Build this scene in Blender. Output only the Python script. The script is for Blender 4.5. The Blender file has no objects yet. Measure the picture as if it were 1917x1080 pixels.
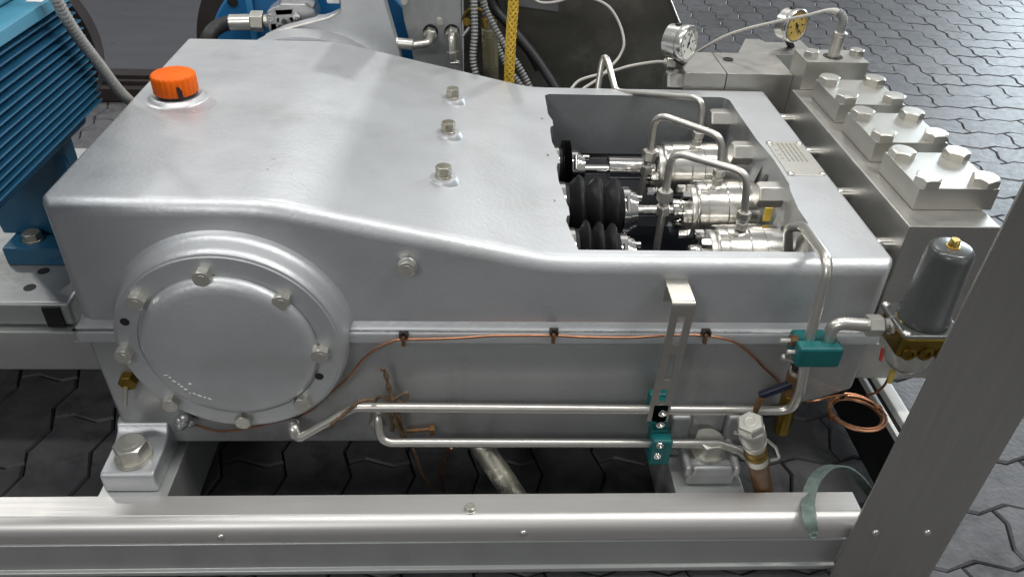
import bpy, bmesh, math, random
from mathutils import Vector, Matrix, Quaternion
random.seed(7)
C = bpy.context.scene.collection
PI = math.pi

# ------------------------------------------------------------------ camera, world, lamps, exposure
scn = bpy.context.scene
cam = bpy.data.cameras.new('camera'); camo = bpy.data.objects.new('camera', cam); C.objects.link(camo)
cam.sensor_width = 36; cam.lens = 27.586; cam.clip_start = .02; cam.clip_end = 200
camo.matrix_world = Matrix.Translation((0, 0, 1.065)) @ Matrix([[0.99891, -0.006076, -0.04628], [-0.034096, 0.582154, -0.812364], [0.031878, 0.813056, 0.581312]]).to_4x4()
scn.camera = camo
w = bpy.data.worlds.new('World'); scn.world = w; w.use_nodes = True
wn = w.node_tree.nodes; wl = w.node_tree.links; bg = wn['Background']
wt = wn.new('ShaderNodeTexCoord'); wx = wn.new('ShaderNodeSeparateXYZ'); wr = wn.new('ShaderNodeValToRGB')
wl.new(wt.outputs['Generated'], wx.inputs[0]); wl.new(wx.outputs['Z'], wr.inputs['Fac'])
ce = wr.color_ramp.elements; ce.new(.35); ce.new(.62)
for e, p, c in ((ce[0], 0., (.38, .385, .38, 1)), (ce[1], .30, (.50, .51, .51, 1)), (ce[2], .60, (.80, .81, .83, 1)), (ce[3], 1., (.80, .82, .84, 1))): e.position = p; e.color = c
wl.new(wr.outputs['Color'], bg.inputs[0]); bg.inputs[1].default_value = .375
vs = scn.view_settings
vs.view_transform = 'Standard'; vs.look = 'None'; vs.exposure = 0; vs.gamma = 1

def lamp(name, loc, target, sx, sy, power, col):
    l = bpy.data.lights.new(name, 'AREA'); l.shape = 'RECTANGLE'; l.size = sx; l.size_y = sy
    l.energy = power; l.color = col
    o = bpy.data.objects.new(name, l); C.objects.link(o); o.location = loc
    o.rotation_euler = (Vector(target) - Vector(loc)).to_track_quat('-Z', 'Y').to_euler()
    return o
lamp('ceiling_lamp', (-.03, 3.9, 4.5), (-.05, 1.2, .5), .15, .15, 38, (1, .99, .97))
lamp('ceiling_lamp', (1.75, 4.6, 4.4), (0, 1.2, .5), .20, .20, 22, (1, .98, .94))
lamp('ceiling_lamp', (-3.0, 3.2, 3.5), (-.48, 1.2, .5), .25, .25, 30, (1, .99, .96))
lamp('rear_ceiling_lamp', (0, 6.2, 4.4), (0, 1.2, .4), 7.0, 2.6, 28, (1, .995, .97))
lamp('fill_lamp', (2.7, .25, 4.3), (.6, .9, .1), .9, .9, 62, (1, .985, .95))  # fill added to lighten the floor beside the right foot
lamp('fill_lamp', (-2.2, -3.2, 3.3), (-.2, .9, .3), 1.6, .8, 55, (1, .99, .97))  # fill added in front to brighten the front faces and edges
lamp('hall_window', (7.1, 8.0, 2.1), (1.9, 3.0, .1), 3.0, 3.2, 480, (.80, .92, 1.0))
lamp('strip_lamp', (0, .78, 3.7), (0, .80, 0), 5.0, .30, 75, (1, .985, .96))

# ------------------------------------------------------------------ materials
def mat(name, col, rough=.5, metal=0., var=.0, vscale=8., bump=0., bscale=60., rvar=.0, stretch=None, dirt_or_sheen=None, dscale=5., dlo=.52, dhi=.72, dstretch=None, spec=.5, rand=0., coat=0., trans=0., ior=1.45):
    m = bpy.data.materials.new(name); m.use_nodes = True
    nt = m.node_tree; N = nt.nodes; L = nt.links
    b = N['Principled BSDF']
    b.inputs['Base Color'].default_value = (*col, 1); b.inputs['Roughness'].default_value = rough
    b.inputs['Metallic'].default_value = metal; b.inputs['Specular IOR Level'].default_value = spec
    b.inputs['Coat Weight'].default_value = coat; b.inputs['Transmission Weight'].default_value = trans; b.inputs['IOR'].default_value = ior
    tc = N.new('ShaderNodeTexCoord'); geo = N.new('ShaderNodeNewGeometry')
    src = geo.outputs['Position']
    if stretch:
        mp = N.new('ShaderNodeMapping'); mp.inputs['Scale'].default_value = stretch; L.new(src, mp.inputs['Vector']); src = mp.outputs['Vector']
    colsock = None
    def noise(scale, detail=6, rgh=.6, s=src):
        n = N.new('ShaderNodeTexNoise'); n.inputs['Scale'].default_value = scale; n.inputs['Detail'].default_value = detail
        n.inputs['Roughness'].default_value = rgh; L.new(s, n.inputs['Vector']); return n
    if var > 0 or rand > 0:
        mr = N.new('ShaderNodeMapRange'); mr.inputs['To Min'].default_value = 1 - var; mr.inputs['To Max'].default_value = 1 + var
        mr.inputs['From Min'].default_value = .3; mr.inputs['From Max'].default_value = .7
        L.new(noise(vscale).outputs['Fac'], mr.inputs['Value'])
        val = mr.outputs['Result']
        if rand > 0:
            oi = N.new('ShaderNodeObjectInfo'); m2 = N.new('ShaderNodeMapRange')
            m2.inputs['To Min'].default_value = 1 - rand; m2.inputs['To Max'].default_value = 1 + rand
            L.new(oi.outputs['Random'], m2.inputs['Value'])
            mu = N.new('ShaderNodeMath'); mu.operation = 'MULTIPLY'; L.new(val, mu.inputs[0]); L.new(m2.outputs['Result'], mu.inputs[1]); val = mu.outputs[0]
        mx = N.new('ShaderNodeMix'); mx.data_type = 'RGBA'; mx.blend_type = 'MULTIPLY'; mx.inputs['Factor'].default_value = 1
        mx.inputs[6].default_value = (*col, 1); L.new(val, mx.inputs[7]); colsock = mx.outputs[2]
    if dirt_or_sheen:
        cr = N.new('ShaderNodeValToRGB'); cr.color_ramp.elements[0].position = dlo; cr.color_ramp.elements[1].position = dhi
        ds = src
        if dstretch:
            dm = N.new('ShaderNodeMapping'); dm.inputs['Scale'].default_value = dstretch; L.new(geo.outputs['Position'], dm.inputs['Vector']); ds = dm.outputs['Vector']
        L.new(noise(dscale, 8, .65, ds).outputs['Fac'], cr.inputs['Fac'])
        mx = N.new('ShaderNodeMix'); mx.data_type = 'RGBA'; mx.inputs[6].default_value = (*col, 1)
        if colsock: L.new(colsock, mx.inputs[6])
        mx.inputs[7].default_value = (*dirt_or_sheen, 1); L.new(cr.outputs['Color'], mx.inputs['Factor']); colsock = mx.outputs[2]
    if colsock: L.new(colsock, b.inputs['Base Color'])
    if rvar > 0:
        mr = N.new('ShaderNodeMapRange'); mr.inputs['From Min'].default_value = .3; mr.inputs['From Max'].default_value = .7
        mr.inputs['To Min'].default_value = max(.03, rough - rvar); mr.inputs['To Max'].default_value = rough + rvar
        L.new(noise(vscale * 1.7).outputs['Fac'], mr.inputs['Value']); L.new(mr.outputs['Result'], b.inputs['Roughness'])
    if bump > 0:
        bp = N.new('ShaderNodeBump'); bp.inputs['Strength'].default_value = bump; bp.inputs['Distance'].default_value = .002
        L.new(noise(bscale, 5, .55).outputs['Fac'], bp.inputs['Height']); L.new(bp.outputs['Normal'], b.inputs['Normal'])
    return m

silver = mat('silver_paint', (.56, .575, .59), .45, .66, .06, 7, .23, 150, .06, dirt_or_sheen=(.47, .475, .47), dscale=9, dlo=.55, dhi=.80, dstretch=(.6, 1, 1))
silver_low = mat('silver_paint_worn', (.40, .412, .415), .45, .64, .08, 7, .25, 110, .06, dirt_or_sheen=(.20, .195, .17), dscale=7, dlo=.53, dhi=.80, dstretch=(1, 1, .35))
silver_frame = mat('silver_frame_paint', (.53, .545, .53), .43, .7, .05, 9, .25, 60, .06)
bare = mat('scuffed_paint', (.70, .70, .69), .5, .3)
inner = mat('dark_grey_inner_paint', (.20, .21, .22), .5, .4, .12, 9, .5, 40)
steel = mat('stainless_steel', (.64, .62, .575), .34, .90, .05, 14, .0, 200, .04)
brushed = mat('brushed_stainless', (.47, .46, .43), .42, .9, .06, 24, .0, 300, .05)
sheet = mat('stainless_sheet', (.66, .645, .625), .45, .8, .03, 30, .04, 260, .04, stretch=(.12, 6, 6))
postm = mat('grey_sheet_steel', (.44, .43, .405), .42, .9, .05, 25, .04, 260, .05, stretch=(6, 6, .2))
turned = mat('turned_steel', (.76, .74, .69), .19, .97, .04, 20, 0, 60, .04)
chrome = mat('polished_steel', (.80, .785, .75), .11, 1, .03, 20, 0, 60, .03)
zinc = mat('zinc_plated', (.60, .59, .53), .40, .85, .12, 60, .05, 300, .05)
dirtybolt = mat('oily_bolt', (.40, .38, .32), .42, .9, .2, 70, .15, 260, .1, dirt_or_sheen=(.2, .16, .1), dscale=80)
rubber = mat('black_rubber', (.009, .009, .010), .45, 0, .2, 30, .1, 200, spec=.3)
orange = mat('orange_plastic', (.86, .135, .002), .5, 0, .06, 40, .06, 300, spec=.25)
black = mat('black_plastic', (.012, .012, .013), .4)
teal = mat('teal_plastic', (.004, .115, .115), .42, 0, .15, 50, .08, 160)
copper = mat('copper', (.42, .205, .115), .36, 1, .18, 60)
copper_dark = mat('tarnished_copper', (.36, .17, .09), .42, 1, .2, 60)
brass = mat('brass', (.62, .42, .12), .3, 1, .15, 40, .05, 150)
brass_dark = mat('oily_brass', (.22, .145, .03), .36, 1, .3, 40, .1, 120)
rust = mat('oily_rust', (.16, .085, .035), .45, .3, .4, 45, .3, 120)
rustwire = mat('rusty_wire', (.17, .115, .07), .6, .4, .3, 90, .3, 300)
blue = mat('blue_paint', (.016, .098, .185), .40, .0, .12, 12, .1, 90, .05)
blue_light = mat('light_blue_paint', (.065, .245, .35), .34, .0, .06, 8, .06, 90, .04)
blue_deep = mat('royal_blue_paint', (.008, .12, .30), .35, 0, .1, 9, .05, 60)
darkiron = mat('dark_iron', (.028, .022, .02), .5, .2, .2, 25, .1, 100)
greyen = mat('grey_enamel', (.062, .066, .064), .26, 0, .06, 30, .03, 120, coat=.3)
castalu = mat('cast_aluminium', (.56, .57, .57), .36, .9, .06, 30, .15, 160)
cablem = mat('pale_cable', (.55, .53, .49), .5)
galv = mat('galvanised_conduit', (.22, .222, .22), .5, .3, .08, 40)
conduit_grey = mat('grey_conduit', (.30, .30, .29), .5, .2, .08, 40)
hosem = mat('black_hose', (.016, .016, .018), .5, 0, .15, 30)
yellow = mat('yellow_braid', (.62, .42, .05), .45, .2, .12, 60)
tankm = mat('dull_dark_sheet', (.085, .082, .072), .42, .55, .28, 5, .03, 120, .1, dirt_or_sheen=(.15, .145, .125), dscale=7, dlo=.5, dhi=.66)  # pale blotches paint in the reflections on the sheet
dialw = mat('white_dial', (.78, .80, .74), .4)
dialy = mat('yellowed_dial', (.56, .40, .12), .4, 0, .15, 30)
webm = mat('grey_green_webbing', (.20, .26, .235), .85, 0, .25, 90, .5, 400)
stone = mat('dark_paving_stone', (.096, .096, .102), .50, 0, .20, 30, .50, 110, .06, rand=.2, dirt_or_sheen=(.052, .053, .056), dscale=14, dlo=.5, dhi=.68, spec=.42)
sand = mat('dark_joint_sand', (.035, .034, .033), .9, 0, .3, 60)
matm = mat('dark_floor_plate', (.065, .066, .076), .65, 0, .10, 14, .2, 60, dirt_or_sheen=(.03, .03, .034), dscale=40, dlo=.64, dhi=.70, stretch=(.35, 1, 1))
whitem = mat('white_paint', (.72, .72, .69), .4, 0, .06, 12)
blackm = mat('flat_black', (.008, .008, .009), .6)
plate = mat('etched_plate', (.66, .65, .60), .38, .85, .05, 40)
ink = mat('plate_print', (.30, .29, .26), .5, .3)
glass = mat('yellowed_glass', (.86, .82, .55), .06, 0, trans=.9, spec=.5)
clearbowl = mat('smoked_clear_plastic', (.55, .54, .50), .16, 0, trans=.55)
red = mat('red_mark', (.55, .04, .02), .5)
yplast = mat('yellowed_tube', (.52, .40, .10), .35, 0, .1, 40)
levers = mat('navy_lever_grip', (.010, .014, .035), .35)

# ------------------------------------------------------------------ mesh helpers
class G:
    def __init__(s): s.v = []; s.f = []; s.m = []
    def add(s, verts, faces, mi=0):
        o = len(s.v); s.v += [tuple(p) for p in verts]
        for f in faces: s.f.append(tuple(i + o for i in f)); s.m.append(mi)
    def box(s, x0, x1, y0, y1, z0, z1, mi=0):
        v = [(x, y, z) for z in (z0, z1) for y in (y0, y1) for x in (x0, x1)]
        s.add(v, [(0, 2, 3, 1), (4, 5, 7, 6), (0, 1, 5, 4), (2, 6, 7, 3), (0, 4, 6, 2), (1, 3, 7, 5)], mi); return s
    def prism(s, poly, off, mi=0):
        n = len(poly); off = Vector(off); a = [Vector(p) for p in poly]; b = [p + off for p in a]
        nrm = Vector((0, 0, 0))
        for i in range(n): nrm += a[i].cross(a[(i + 1) % n])
        if nrm.dot(off) > 0: a, b = b, a
        # a is the side whose normal faces away from b
        s.add(a + b, [tuple(range(n)), tuple(range(2 * n - 1, n - 1, -1))] + [(i, i + n, (i + 1) % n + n, (i + 1) % n) for i in range(n)], mi); return s
    def lathe(s, base, axis, prof, seg=32, caps=True, mi=0, rot=0):
        base = Vector(base); ax = Vector(axis).normalized()
        u = ax.orthogonal().normalized()
        if abs(ax.x) > .9: u = Vector((0, 0, 1)) - ax * ax.z; u.normalize()
        if abs(ax.z) > .9: u = Vector((1, 0, 0)) - ax * ax.x; u.normalize()
        v = ax.cross(u); vs_ = []; fs = []
        for r, h in prof:
            for k in range(seg):
                a = 2 * PI * k / seg + rot
                vs_.append(base + ax * h + (u * math.cos(a) + v * math.sin(a)) * r)
        n = len(prof)
        for i in range(n - 1):
            for k in range(seg):
                a, b = i * seg + k, i * seg + (k + 1) % seg
                fs.append((a, b, b + seg, a + seg))
        if caps: fs.append(tuple(reversed(range(seg)))); fs.append(tuple(range((n - 1) * seg, n * seg)))
        s.add(vs_, fs, mi); return s
    def cyl(s, p0, p1, r, seg=24, ch=0., mi=0):
        p0 = Vector(p0); p1 = Vector(p1); h = (p1 - p0).length
        pr = [(r, 0), (r, h)] if ch == 0 else [(r - ch, 0), (r, ch), (r, h - ch), (r - ch, h)]
        return s.lathe(p0, p1 - p0, pr, seg, True, mi)
    def hexn(s, base, axis, af, h, rot=0, mi=0, hole=0):
        R = af / 2 / math.cos(PI / 6)
        return s.lathe(base, axis, [(R, 0), (R, h * .84), (R * .88, h)], 6, True, mi, rot)
    def tube(s, pts, r, seg=12, caps=True, mi=0, closed=False):
        P = [Vector(p) for p in pts]; n = len(P); R = r if isinstance(r, (list, tuple)) else [r] * n
        T = [((P[(i + 1) % n] if closed or i < n - 1 else P[i]) - (P[i - 1] if closed or i > 0 else P[i])).normalized() for i in range(n)]
        u = T[0].orthogonal().normalized(); vs_ = []; fs = []
        for i in range(n):
            if i > 0: u = T[i - 1].rotation_difference(T[i]) @ u
            u = (u - T[i] * u.dot(T[i])).normalized(); v = T[i].cross(u)
            for k in range(seg):
                a = 2 * PI * k / seg; vs_.append(P[i] + (u * math.cos(a) + v * math.sin(a)) * R[i])
        for i in range(n if closed else n - 1):
            j = (i + 1) % n
            for k in range(seg):
                fs.append((i * seg + k, i * seg + (k + 1) % seg, j * seg + (k + 1) % seg, j * seg + k))
        if caps and not closed: fs.append(tuple(reversed(range(seg)))); fs.append(tuple(range((n - 1) * seg, n * seg)))
        s.add(vs_, fs, mi); return s
    def sphere(s, c, r, seg=12, rings=8, mi=0):
        pr = [(max(1e-4, r * math.sin(PI * i / rings)), -r * math.cos(PI * i / rings)) for i in range(rings + 1)]
        return s.lathe(c, (0, 0, 1), pr, seg, True, mi)

def fillet(pts, r, n=7):
    P = [Vector(p) for p in pts]; out = [P[0]]
    for i in range(1, len(P) - 1):
        a = P[i - 1] - P[i]; b = P[i + 1] - P[i]; la, lb = a.length, b.length
        a.normalize(); b.normalize(); ang = a.angle(b)
        if ang > PI - .05: out.append(P[i]); continue
        d = min(r / math.tan(ang / 2), la * .48, lb * .48)
        p0 = P[i] + a * d; p1 = P[i] + b * d
        for k in range(n + 1):
            t = k / n; out.append(p0 * (1 - t) ** 2 + P[i] * 2 * t * (1 - t) + p1 * t * t)
    out.append(P[-1]); return out

def spline(pts, n=8):
    P = [Vector(p) for p in pts]; P = [P[0] * 2 - P[1]] + P + [P[-1] * 2 - P[-2]]; out = []
    for i in range(1, len(P) - 2):
        for k in range(n):
            t = k / n; a, b, c, d = P[i - 1], P[i], P[i + 1], P[i + 2]
            out.append(.5 * ((2 * b) + (c - a) * t + (2 * a - 5 * b + 4 * c - d) * t * t + (3 * b - a - 3 * c + d) * t ** 3))
    out.append(P[-2]); return out

def resample(pts, step):
    P = [Vector(p) for p in pts]; out = [P[0].copy()]; acc = 0.
    for i in range(len(P) - 1):
        a, b = P[i], P[i + 1]; L = (b - a).length
        if L < 1e-9: continue
        t = step - acc
        while t <= L: out.append(a.lerp(b, t / L)); t += step
        acc = L - (t - step)
    return out

def corrugated(pts, r, pitch, depth, seg=12):
    P = resample(pts, pitch / 4); R = [r - depth * (1, .5, 0, .5)[i % 4] for i in range(len(P))]
    return G().tube(P, R, seg)

ROOTS = {}
def mesh_from(g, name, mats, bevel=0, segs=2, ang=35, off=(0, 0, 0), smooth=40):
    me = bpy.data.meshes.new(name); off = Vector(off)
    me.from_pydata([Vector(p) - off for p in g.v], [], g.f)
    for m in (mats if isinstance(mats, (list, tuple)) else [mats]): me.materials.append(m)
    for p, k in zip(me.polygons, g.m): p.material_index = k
    bm = bmesh.new(); bm.from_mesh(me)
    bmesh.ops.recalc_face_normals(bm, faces=bm.faces)
    if bevel:
        ed = [e for e in bm.edges if len(e.link_faces) == 2 and e.calc_face_angle(0) > math.radians(ang)]
        bmesh.ops.bevel(bm, geom=ed, offset=bevel, segments=segs, profile=.5, affect='EDGES', clamp_overlap=True)
    bm.to_mesh(me); bm.free()
    for p in me.polygons: p.use_smooth = True
    if bevel and segs == 1: smooth = min(smooth, 22)
    me.set_sharp_from_angle(angle=math.radians(smooth))
    return me

def weigh(o):
    m = o.modifiers.new('weighted_normal', 'WEIGHTED_NORMAL'); m.keep_sharp = True; m.weight = 80
    return o

def tag(o, label=None, cat=None, group=None, kind=None):
    if label: o['label'] = label
    if cat: o['category'] = cat
    if group: o['group'] = group
    if kind: o['kind'] = kind
    return o

def thing(name, loc, label, cat, group=None):
    o = bpy.data.objects.new(name, None); C.objects.link(o); o.location = loc; o.empty_display_size = .05
    ROOTS[o] = Vector(loc); return tag(o, label, cat, group)

def root_of(o):
    while o.parent: o = o.parent
    return o

def part(name, g, m, parent, bevel=0, segs=2, label=None, **k):
    rl = ROOTS[root_of(parent)]
    o = bpy.data.objects.new(name, mesh_from(g, name, m, bevel, segs, off=rl, **k)); C.objects.link(o); o.parent = parent
    if bevel: weigh(o)
    if label: o['label'] = label
    return o

def solo(name, g, m, label, cat, bevel=0, segs=2, group=None, kind=None, **k):
    xs = [p[0] for p in g.v]; ys = [p[1] for p in g.v]; zs = [p[2] for p in g.v]
    loc = Vector(((min(xs) + max(xs)) / 2, (min(ys) + max(ys)) / 2, min(zs)))
    o = bpy.data.objects.new(name, mesh_from(g, name, m, bevel, segs, off=loc, **k)); C.objects.link(o); o.location = loc
    if bevel: weigh(o)
    ROOTS[o] = loc; return tag(o, label, cat, group, kind)

def inst(name, me, loc, axis, parent, rot=0., label=None):
    """a copy of a shared mesh (built along +Z at the origin) as a part of its parent"""
    o = bpy.data.objects.new(name, me); C.objects.link(o); o.parent = parent
    q = Vector((0, 0, 1)).rotation_difference(Vector(axis).normalized()) @ Quaternion((0, 0, 1), rot)
    o.rotation_mode = 'QUATERNION'; o.rotation_quaternion = q
    o.location = Vector(loc) - ROOTS[root_of(parent)]
    if label: o['label'] = label
    return o

def boltmesh(name, af, h, m, washer=1.25, wt=.0025, mark=False):
    g = G(); R = af / 2 / math.cos(PI / 6)
    if washer: g.lathe((0, 0, 0), (0, 0, 1), [(af * washer / 2, 0), (af * washer / 2, wt * .8), (af * washer / 2 - .0006, wt)], 24)
    z = wt if washer else 0
    n = 36; rt = af * .475; lo = []; mid = []; tp = []
    for k in range(n):
        t = 2 * PI * k / n; rho = af / 2 / math.cos((t % (PI / 3)) - PI / 6)
        lo.append((rho * math.cos(t), rho * math.sin(t), z))
        mid.append((rho * math.cos(t), rho * math.sin(t), z + h - (rho - rt) * .62))
        tp.append((rt * math.cos(t), rt * math.sin(t), z + h))
    fs = [(i, (i + 1) % n, (i + 1) % n + n, i + n) for i in range(n)] + [(i + n, (i + 1) % n + n, (i + 1) % n + 2 * n, i + 2 * n) for i in range(n)] + [tuple(range(2 * n, 3 * n))]
    g.add(lo + mid + tp, fs)
    g.lathe((0, 0, z + h - .0002), (0, 0, 1), [(af * .30, 0), (af * .29, .0004)], 20)
    return mesh_from(g, name, m, smooth=8)

BOLT_COVER = boltmesh('cover_bolt', .0215, .012, zinc, 0)
BOLT_TOP = boltmesh('top_bolt', .0205, .014, dirtybolt, 1.25, .003)
BOLT_CAP = boltmesh('cap_bolt', .035, .0128, steel, 0)
BOLT_FOOT = boltmesh('foot_bolt', .041, .024, zinc, 1.3, .006)
BOLT_SMALL = boltmesh('small_bolt', .013, .007, zinc, 1.3, .0015)
RIVET = mesh_from(G().lathe((0, 0, 0), (0, 0, 1), [(.0060, 0), (.0056, .0015), (.0036, .003), (.0005, .0034)], 14), 'rivet', steel)
GLAND_BOLT = boltmesh('gland_bolt', .015, .014, chrome, 0)

# ------------------------------------------------------------------ paved floor
SQ = .1113                                   # grid unit: a stone is two units long and one wide
def zig(u): # triangle wave, period 1, 0 at 0, up first
    u %= 1.; return 4 * u if u < .25 else (2 - 4 * u if u < .75 else 4 * u - 4)
def stone_outline(nx, ny, gap=.0027):
    A = .0088; hx, hy = nx * SQ / 2, ny * SQ / 2; o = []
    ks = lambda n: [k + t for k in range(n) for t in (.25, .75)]
    o.append((-hx + gap / 2, -hy + gap / 2)); o += [(-hx + u * SQ, -hy + A * zig(u) + gap / 2) for u in ks(nx)]
    o.append((hx - gap / 2, -hy + gap / 2)); o += [(hx - A * zig(v) - gap / 2, -hy + v * SQ) for v in ks(ny)]
    o.append((hx - gap / 2, hy - gap / 2)); o += [(-hx + u * SQ, hy + A * zig(u) - gap / 2) for u in reversed(ks(nx))]
    o.append((-hx + gap / 2, hy - gap / 2)); o += [(-hx - A * zig(v) + gap / 2, -hy + v * SQ) for v in reversed(ks(ny))]
    return o
def stone_geo(g, nx, ny, cx=0, cy=0, dz=0, bottom=-.03):
    o = stone_outline(nx, ny); n = len(o)
    def ring(sc, z): return [(cx + x - math.copysign(min(abs(x), sc), x), cy + y - math.copysign(min(abs(y), sc), y), z + dz) for x, y in o]
    v = ring(0, bottom) + ring(0, -.004) + ring(.0031, 0)
    f = []
    for r in range(2):
        for i in range(n): f.append((r * n + i, r * n + (i + 1) % n, (r + 1) * n + (i + 1) % n, (r + 1) * n + i))
    f.append(tuple(range(2 * n, 3 * n))); g.add(v, f)
STONES = {}
for k in ((2, 1), (1, 2), (1, 1)):
    gs = G(); stone_geo(gs, *k); STONES[k] = mesh_from(gs, 'paving_stone', stone, smooth=25)
pavement = solo('pavement', G().box(-14, 14, -6, 24, -.06, -.012), sand, None, None, kind='structure')
tag(pavement, 'dark grey pavement of interlocking zigzag paving stones under the machine')
def seen(x, y):
    """rough test: is this bit of floor inside the photograph and not under the pump"""
    f_ = Vector((0, .8138, -.581)); d = Vector((x, y, -1.065))
    dep = d.dot(f_)
    if dep < .2: return False
    u = x / dep; v = d.dot(Vector((0, -.581, -.8138))) / dep
    if abs(u) > .70 or abs(v) > .42: return False
    if x > .60 and y > .55: return True
    if -1.2 < x < .62 and .74 < y < 1.30: return True
    return y < .72
ox, oy = .667 - 40 * SQ, .958 - 20 * SQ
zoneA = lambda x, y: y > 2.44 + 1.32 * (x - 1.51)
used = set(); cells = []
I, J = 95, 110
ctr = lambda i, j: (ox + (i + .5) * SQ, oy + (j + .5) * SQ)
for j in range(J):
    for i in range(I):
        if (i + j) % 2 == 0 and not zoneA(*ctr(i + .5, j)):
            used |= {(i, j), (i + 1, j)}; cells.append((ctr(i + .5, j), (2, 1)))
for i in range(I):
    for j in range(J):
        if (i + j) % 2 == 0 and zoneA(*ctr(i, j + .5)) and (i, j) not in used and (i, j + 1) not in used:
            used |= {(i, j), (i, j + 1)}; cells.append((ctr(i, j + .5), (1, 2)))
for i in range(I):
    for j in range(J):
        if (i, j) not in used: cells.append((ctr(i, j), (1, 1)))
vis = [c for c in cells if seen(*c[0])]
vis.sort(key=lambda c: c[0][0] ** 2 + c[0][1] ** 2); vis = vis[:300]
vset = set(vis)
for (cx, cy), k in vis:
    o = bpy.data.objects.new('paving_stone', STONES[k]); C.objects.link(o); o.parent = pavement
    o.location = Vector((cx, cy, random.uniform(-.0015, .0012))) - ROOTS[pavement]
    o.rotation_euler = (random.uniform(-.006, .006), random.uniform(-.006, .006), random.uniform(-.005, .005))
gr = G()
for c in cells:
    (cx, cy), k = c
    if c in vset or abs(cx) > 1.3 + abs(cy) * 1.05: continue
    stone_geo(gr, k[0], k[1], cx, cy, random.uniform(-.0015, .0012), -.012)
rest = part('paving_stone', gr, stone, pavement, smooth=25); rest['kind'] = 'stuff'

fp = G().prism([(-2.6, 2.62, .004), (-.62, 2.62, .004), (-.50, 5.6, .004), (-2.6, 5.6, .004)], (0, 0, .012))
solo('floor_plate', fp, matm, 'flat dark grey floor plate in the gap between blue motor and blue drum', 'floor plate', .002)

# ------------------------------------------------------------------ base frame: rail, cross beams, side rail
frame = thing('base_frame', (0, .8, 0), 'silver base frame with a long front rail carrying the pump', 'machine frame')
X0, X1 = -1.75, .572
# capped front rail: stainless cap sheet folded over the edge
pr = [(.769, .140), (.735, .140), (.734, .1392)]
for k in range(7):
    a = PI / 2 * k / 6; pr.append((.7355 - .0205 * math.sin(a), .1188 + .0204 * math.cos(a)))
pr += [(.715, .104), (.718, .104), (.718, .118), (.736, .136), (.769, .136)]
g = G().prism([(X0, y, z) for y, z in pr], (X1 - X0, 0, 0))
part('rail_cap', g, sheet, frame, smooth=25)
pr = [(.766, .134), (.728, .134), (.728, .092), (.7265, .0905), (.7225, .0885), (.7225, .0835), (.7265, .081), (.728, .079), (.728, .026), (.7225, .0235), (.7215, .019), (.7225, .0145), (.766, .0145)]
g = G().prism([(X0, y, z) for y, z in pr], (X1 - .012 - X0, 0, 0))
part('channel_rail', g, silver_frame, frame, bevel=.0012)
inst('rail_bolt', BOLT_SMALL, (-0.0060, 0.7410, 0.1400), (0, 0, 1), frame)
for p in ((-0.3600, 0.7150, 0.1160), (0.0710, 0.7150, 0.1190)):
    inst('rail_screw', RIVET, p, (0, -1, 0), frame)
for x0, x1 in ((-.547, -.447), (.302, .408)):
    g = G().box(x0, x1, .766, 1.75, .128, .1385).box(x0, x0 + .012, .766, 1.75, .03, .13).box(x1 - .012, x1, .766, 1.75, .03, .13)
    part('cross_beam', g, silver_frame, frame, bevel=.0025)
# right side rail, flanges up, black inside
g = G().box(.694, .701, .7425, 1.9, .124, .137)
part('side_rail_flange', g, whitem, frame, bevel=.0012)
g = G().box(.719, .742, .7425, 1.9, .012, .137)
part('side_rail_flange', g, whitem, frame, bevel=.004)
g = G().box(.6955, .7188, .7425, 1.9, .012, .1238)
part('side_rail_web', g, blackm, frame, bevel=.002)
# motor side beam and bracket on the left
g = G().box(-1.75, -.40, 1.0, 1.10, .178, .2585)
part('motor_beam', g, silver_frame, frame, bevel=.004)
g = G().box(-1.75, -.617, 1.10, 1.55, .20, .2575)
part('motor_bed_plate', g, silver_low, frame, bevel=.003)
g = G()
g.prism([(-1.7, 1.012, .262), (-.668, 1.012, .262), (-.640, 1.012, .262), (-.640, 1.012, .306), (-1.7, 1.012, .306)], (0, .40, 0))
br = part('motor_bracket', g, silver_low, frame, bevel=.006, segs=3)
g = G().box(-.682, -.655, 1.0085, 1.0135, .262, .300)
part('bracket_slot', g, blackm, frame)
for p in ((-0.7170, 1.1020, 0.3060), (-0.7180, 1.0550, 0.3060)):
    g = G().lathe(p, (0, 0, 1), [(.0095, 0), (.0095, .0006)], 24)
    part('bracket_hole', g, darkiron, frame)

# vertical corner post of folded sheet
post = thing('corner_post', (.625, .704, 0), 'wide grey sheet metal corner post with two rivets at the right end of the rail', 'post')
g = G().prism([(.545, .704, .001), (.703, .704, .001), (.716, .704, .95), (.574, .704, .95)], (0, .004, 0))
part('post_sheet', g, postm, post, bevel=.0012)
for p in ((0.5840, 0.7040, 0.1280), (0.6620, 0.7040, 0.1270)): inst('rivet', RIVET, p, (0, -1, 0), post)

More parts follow.
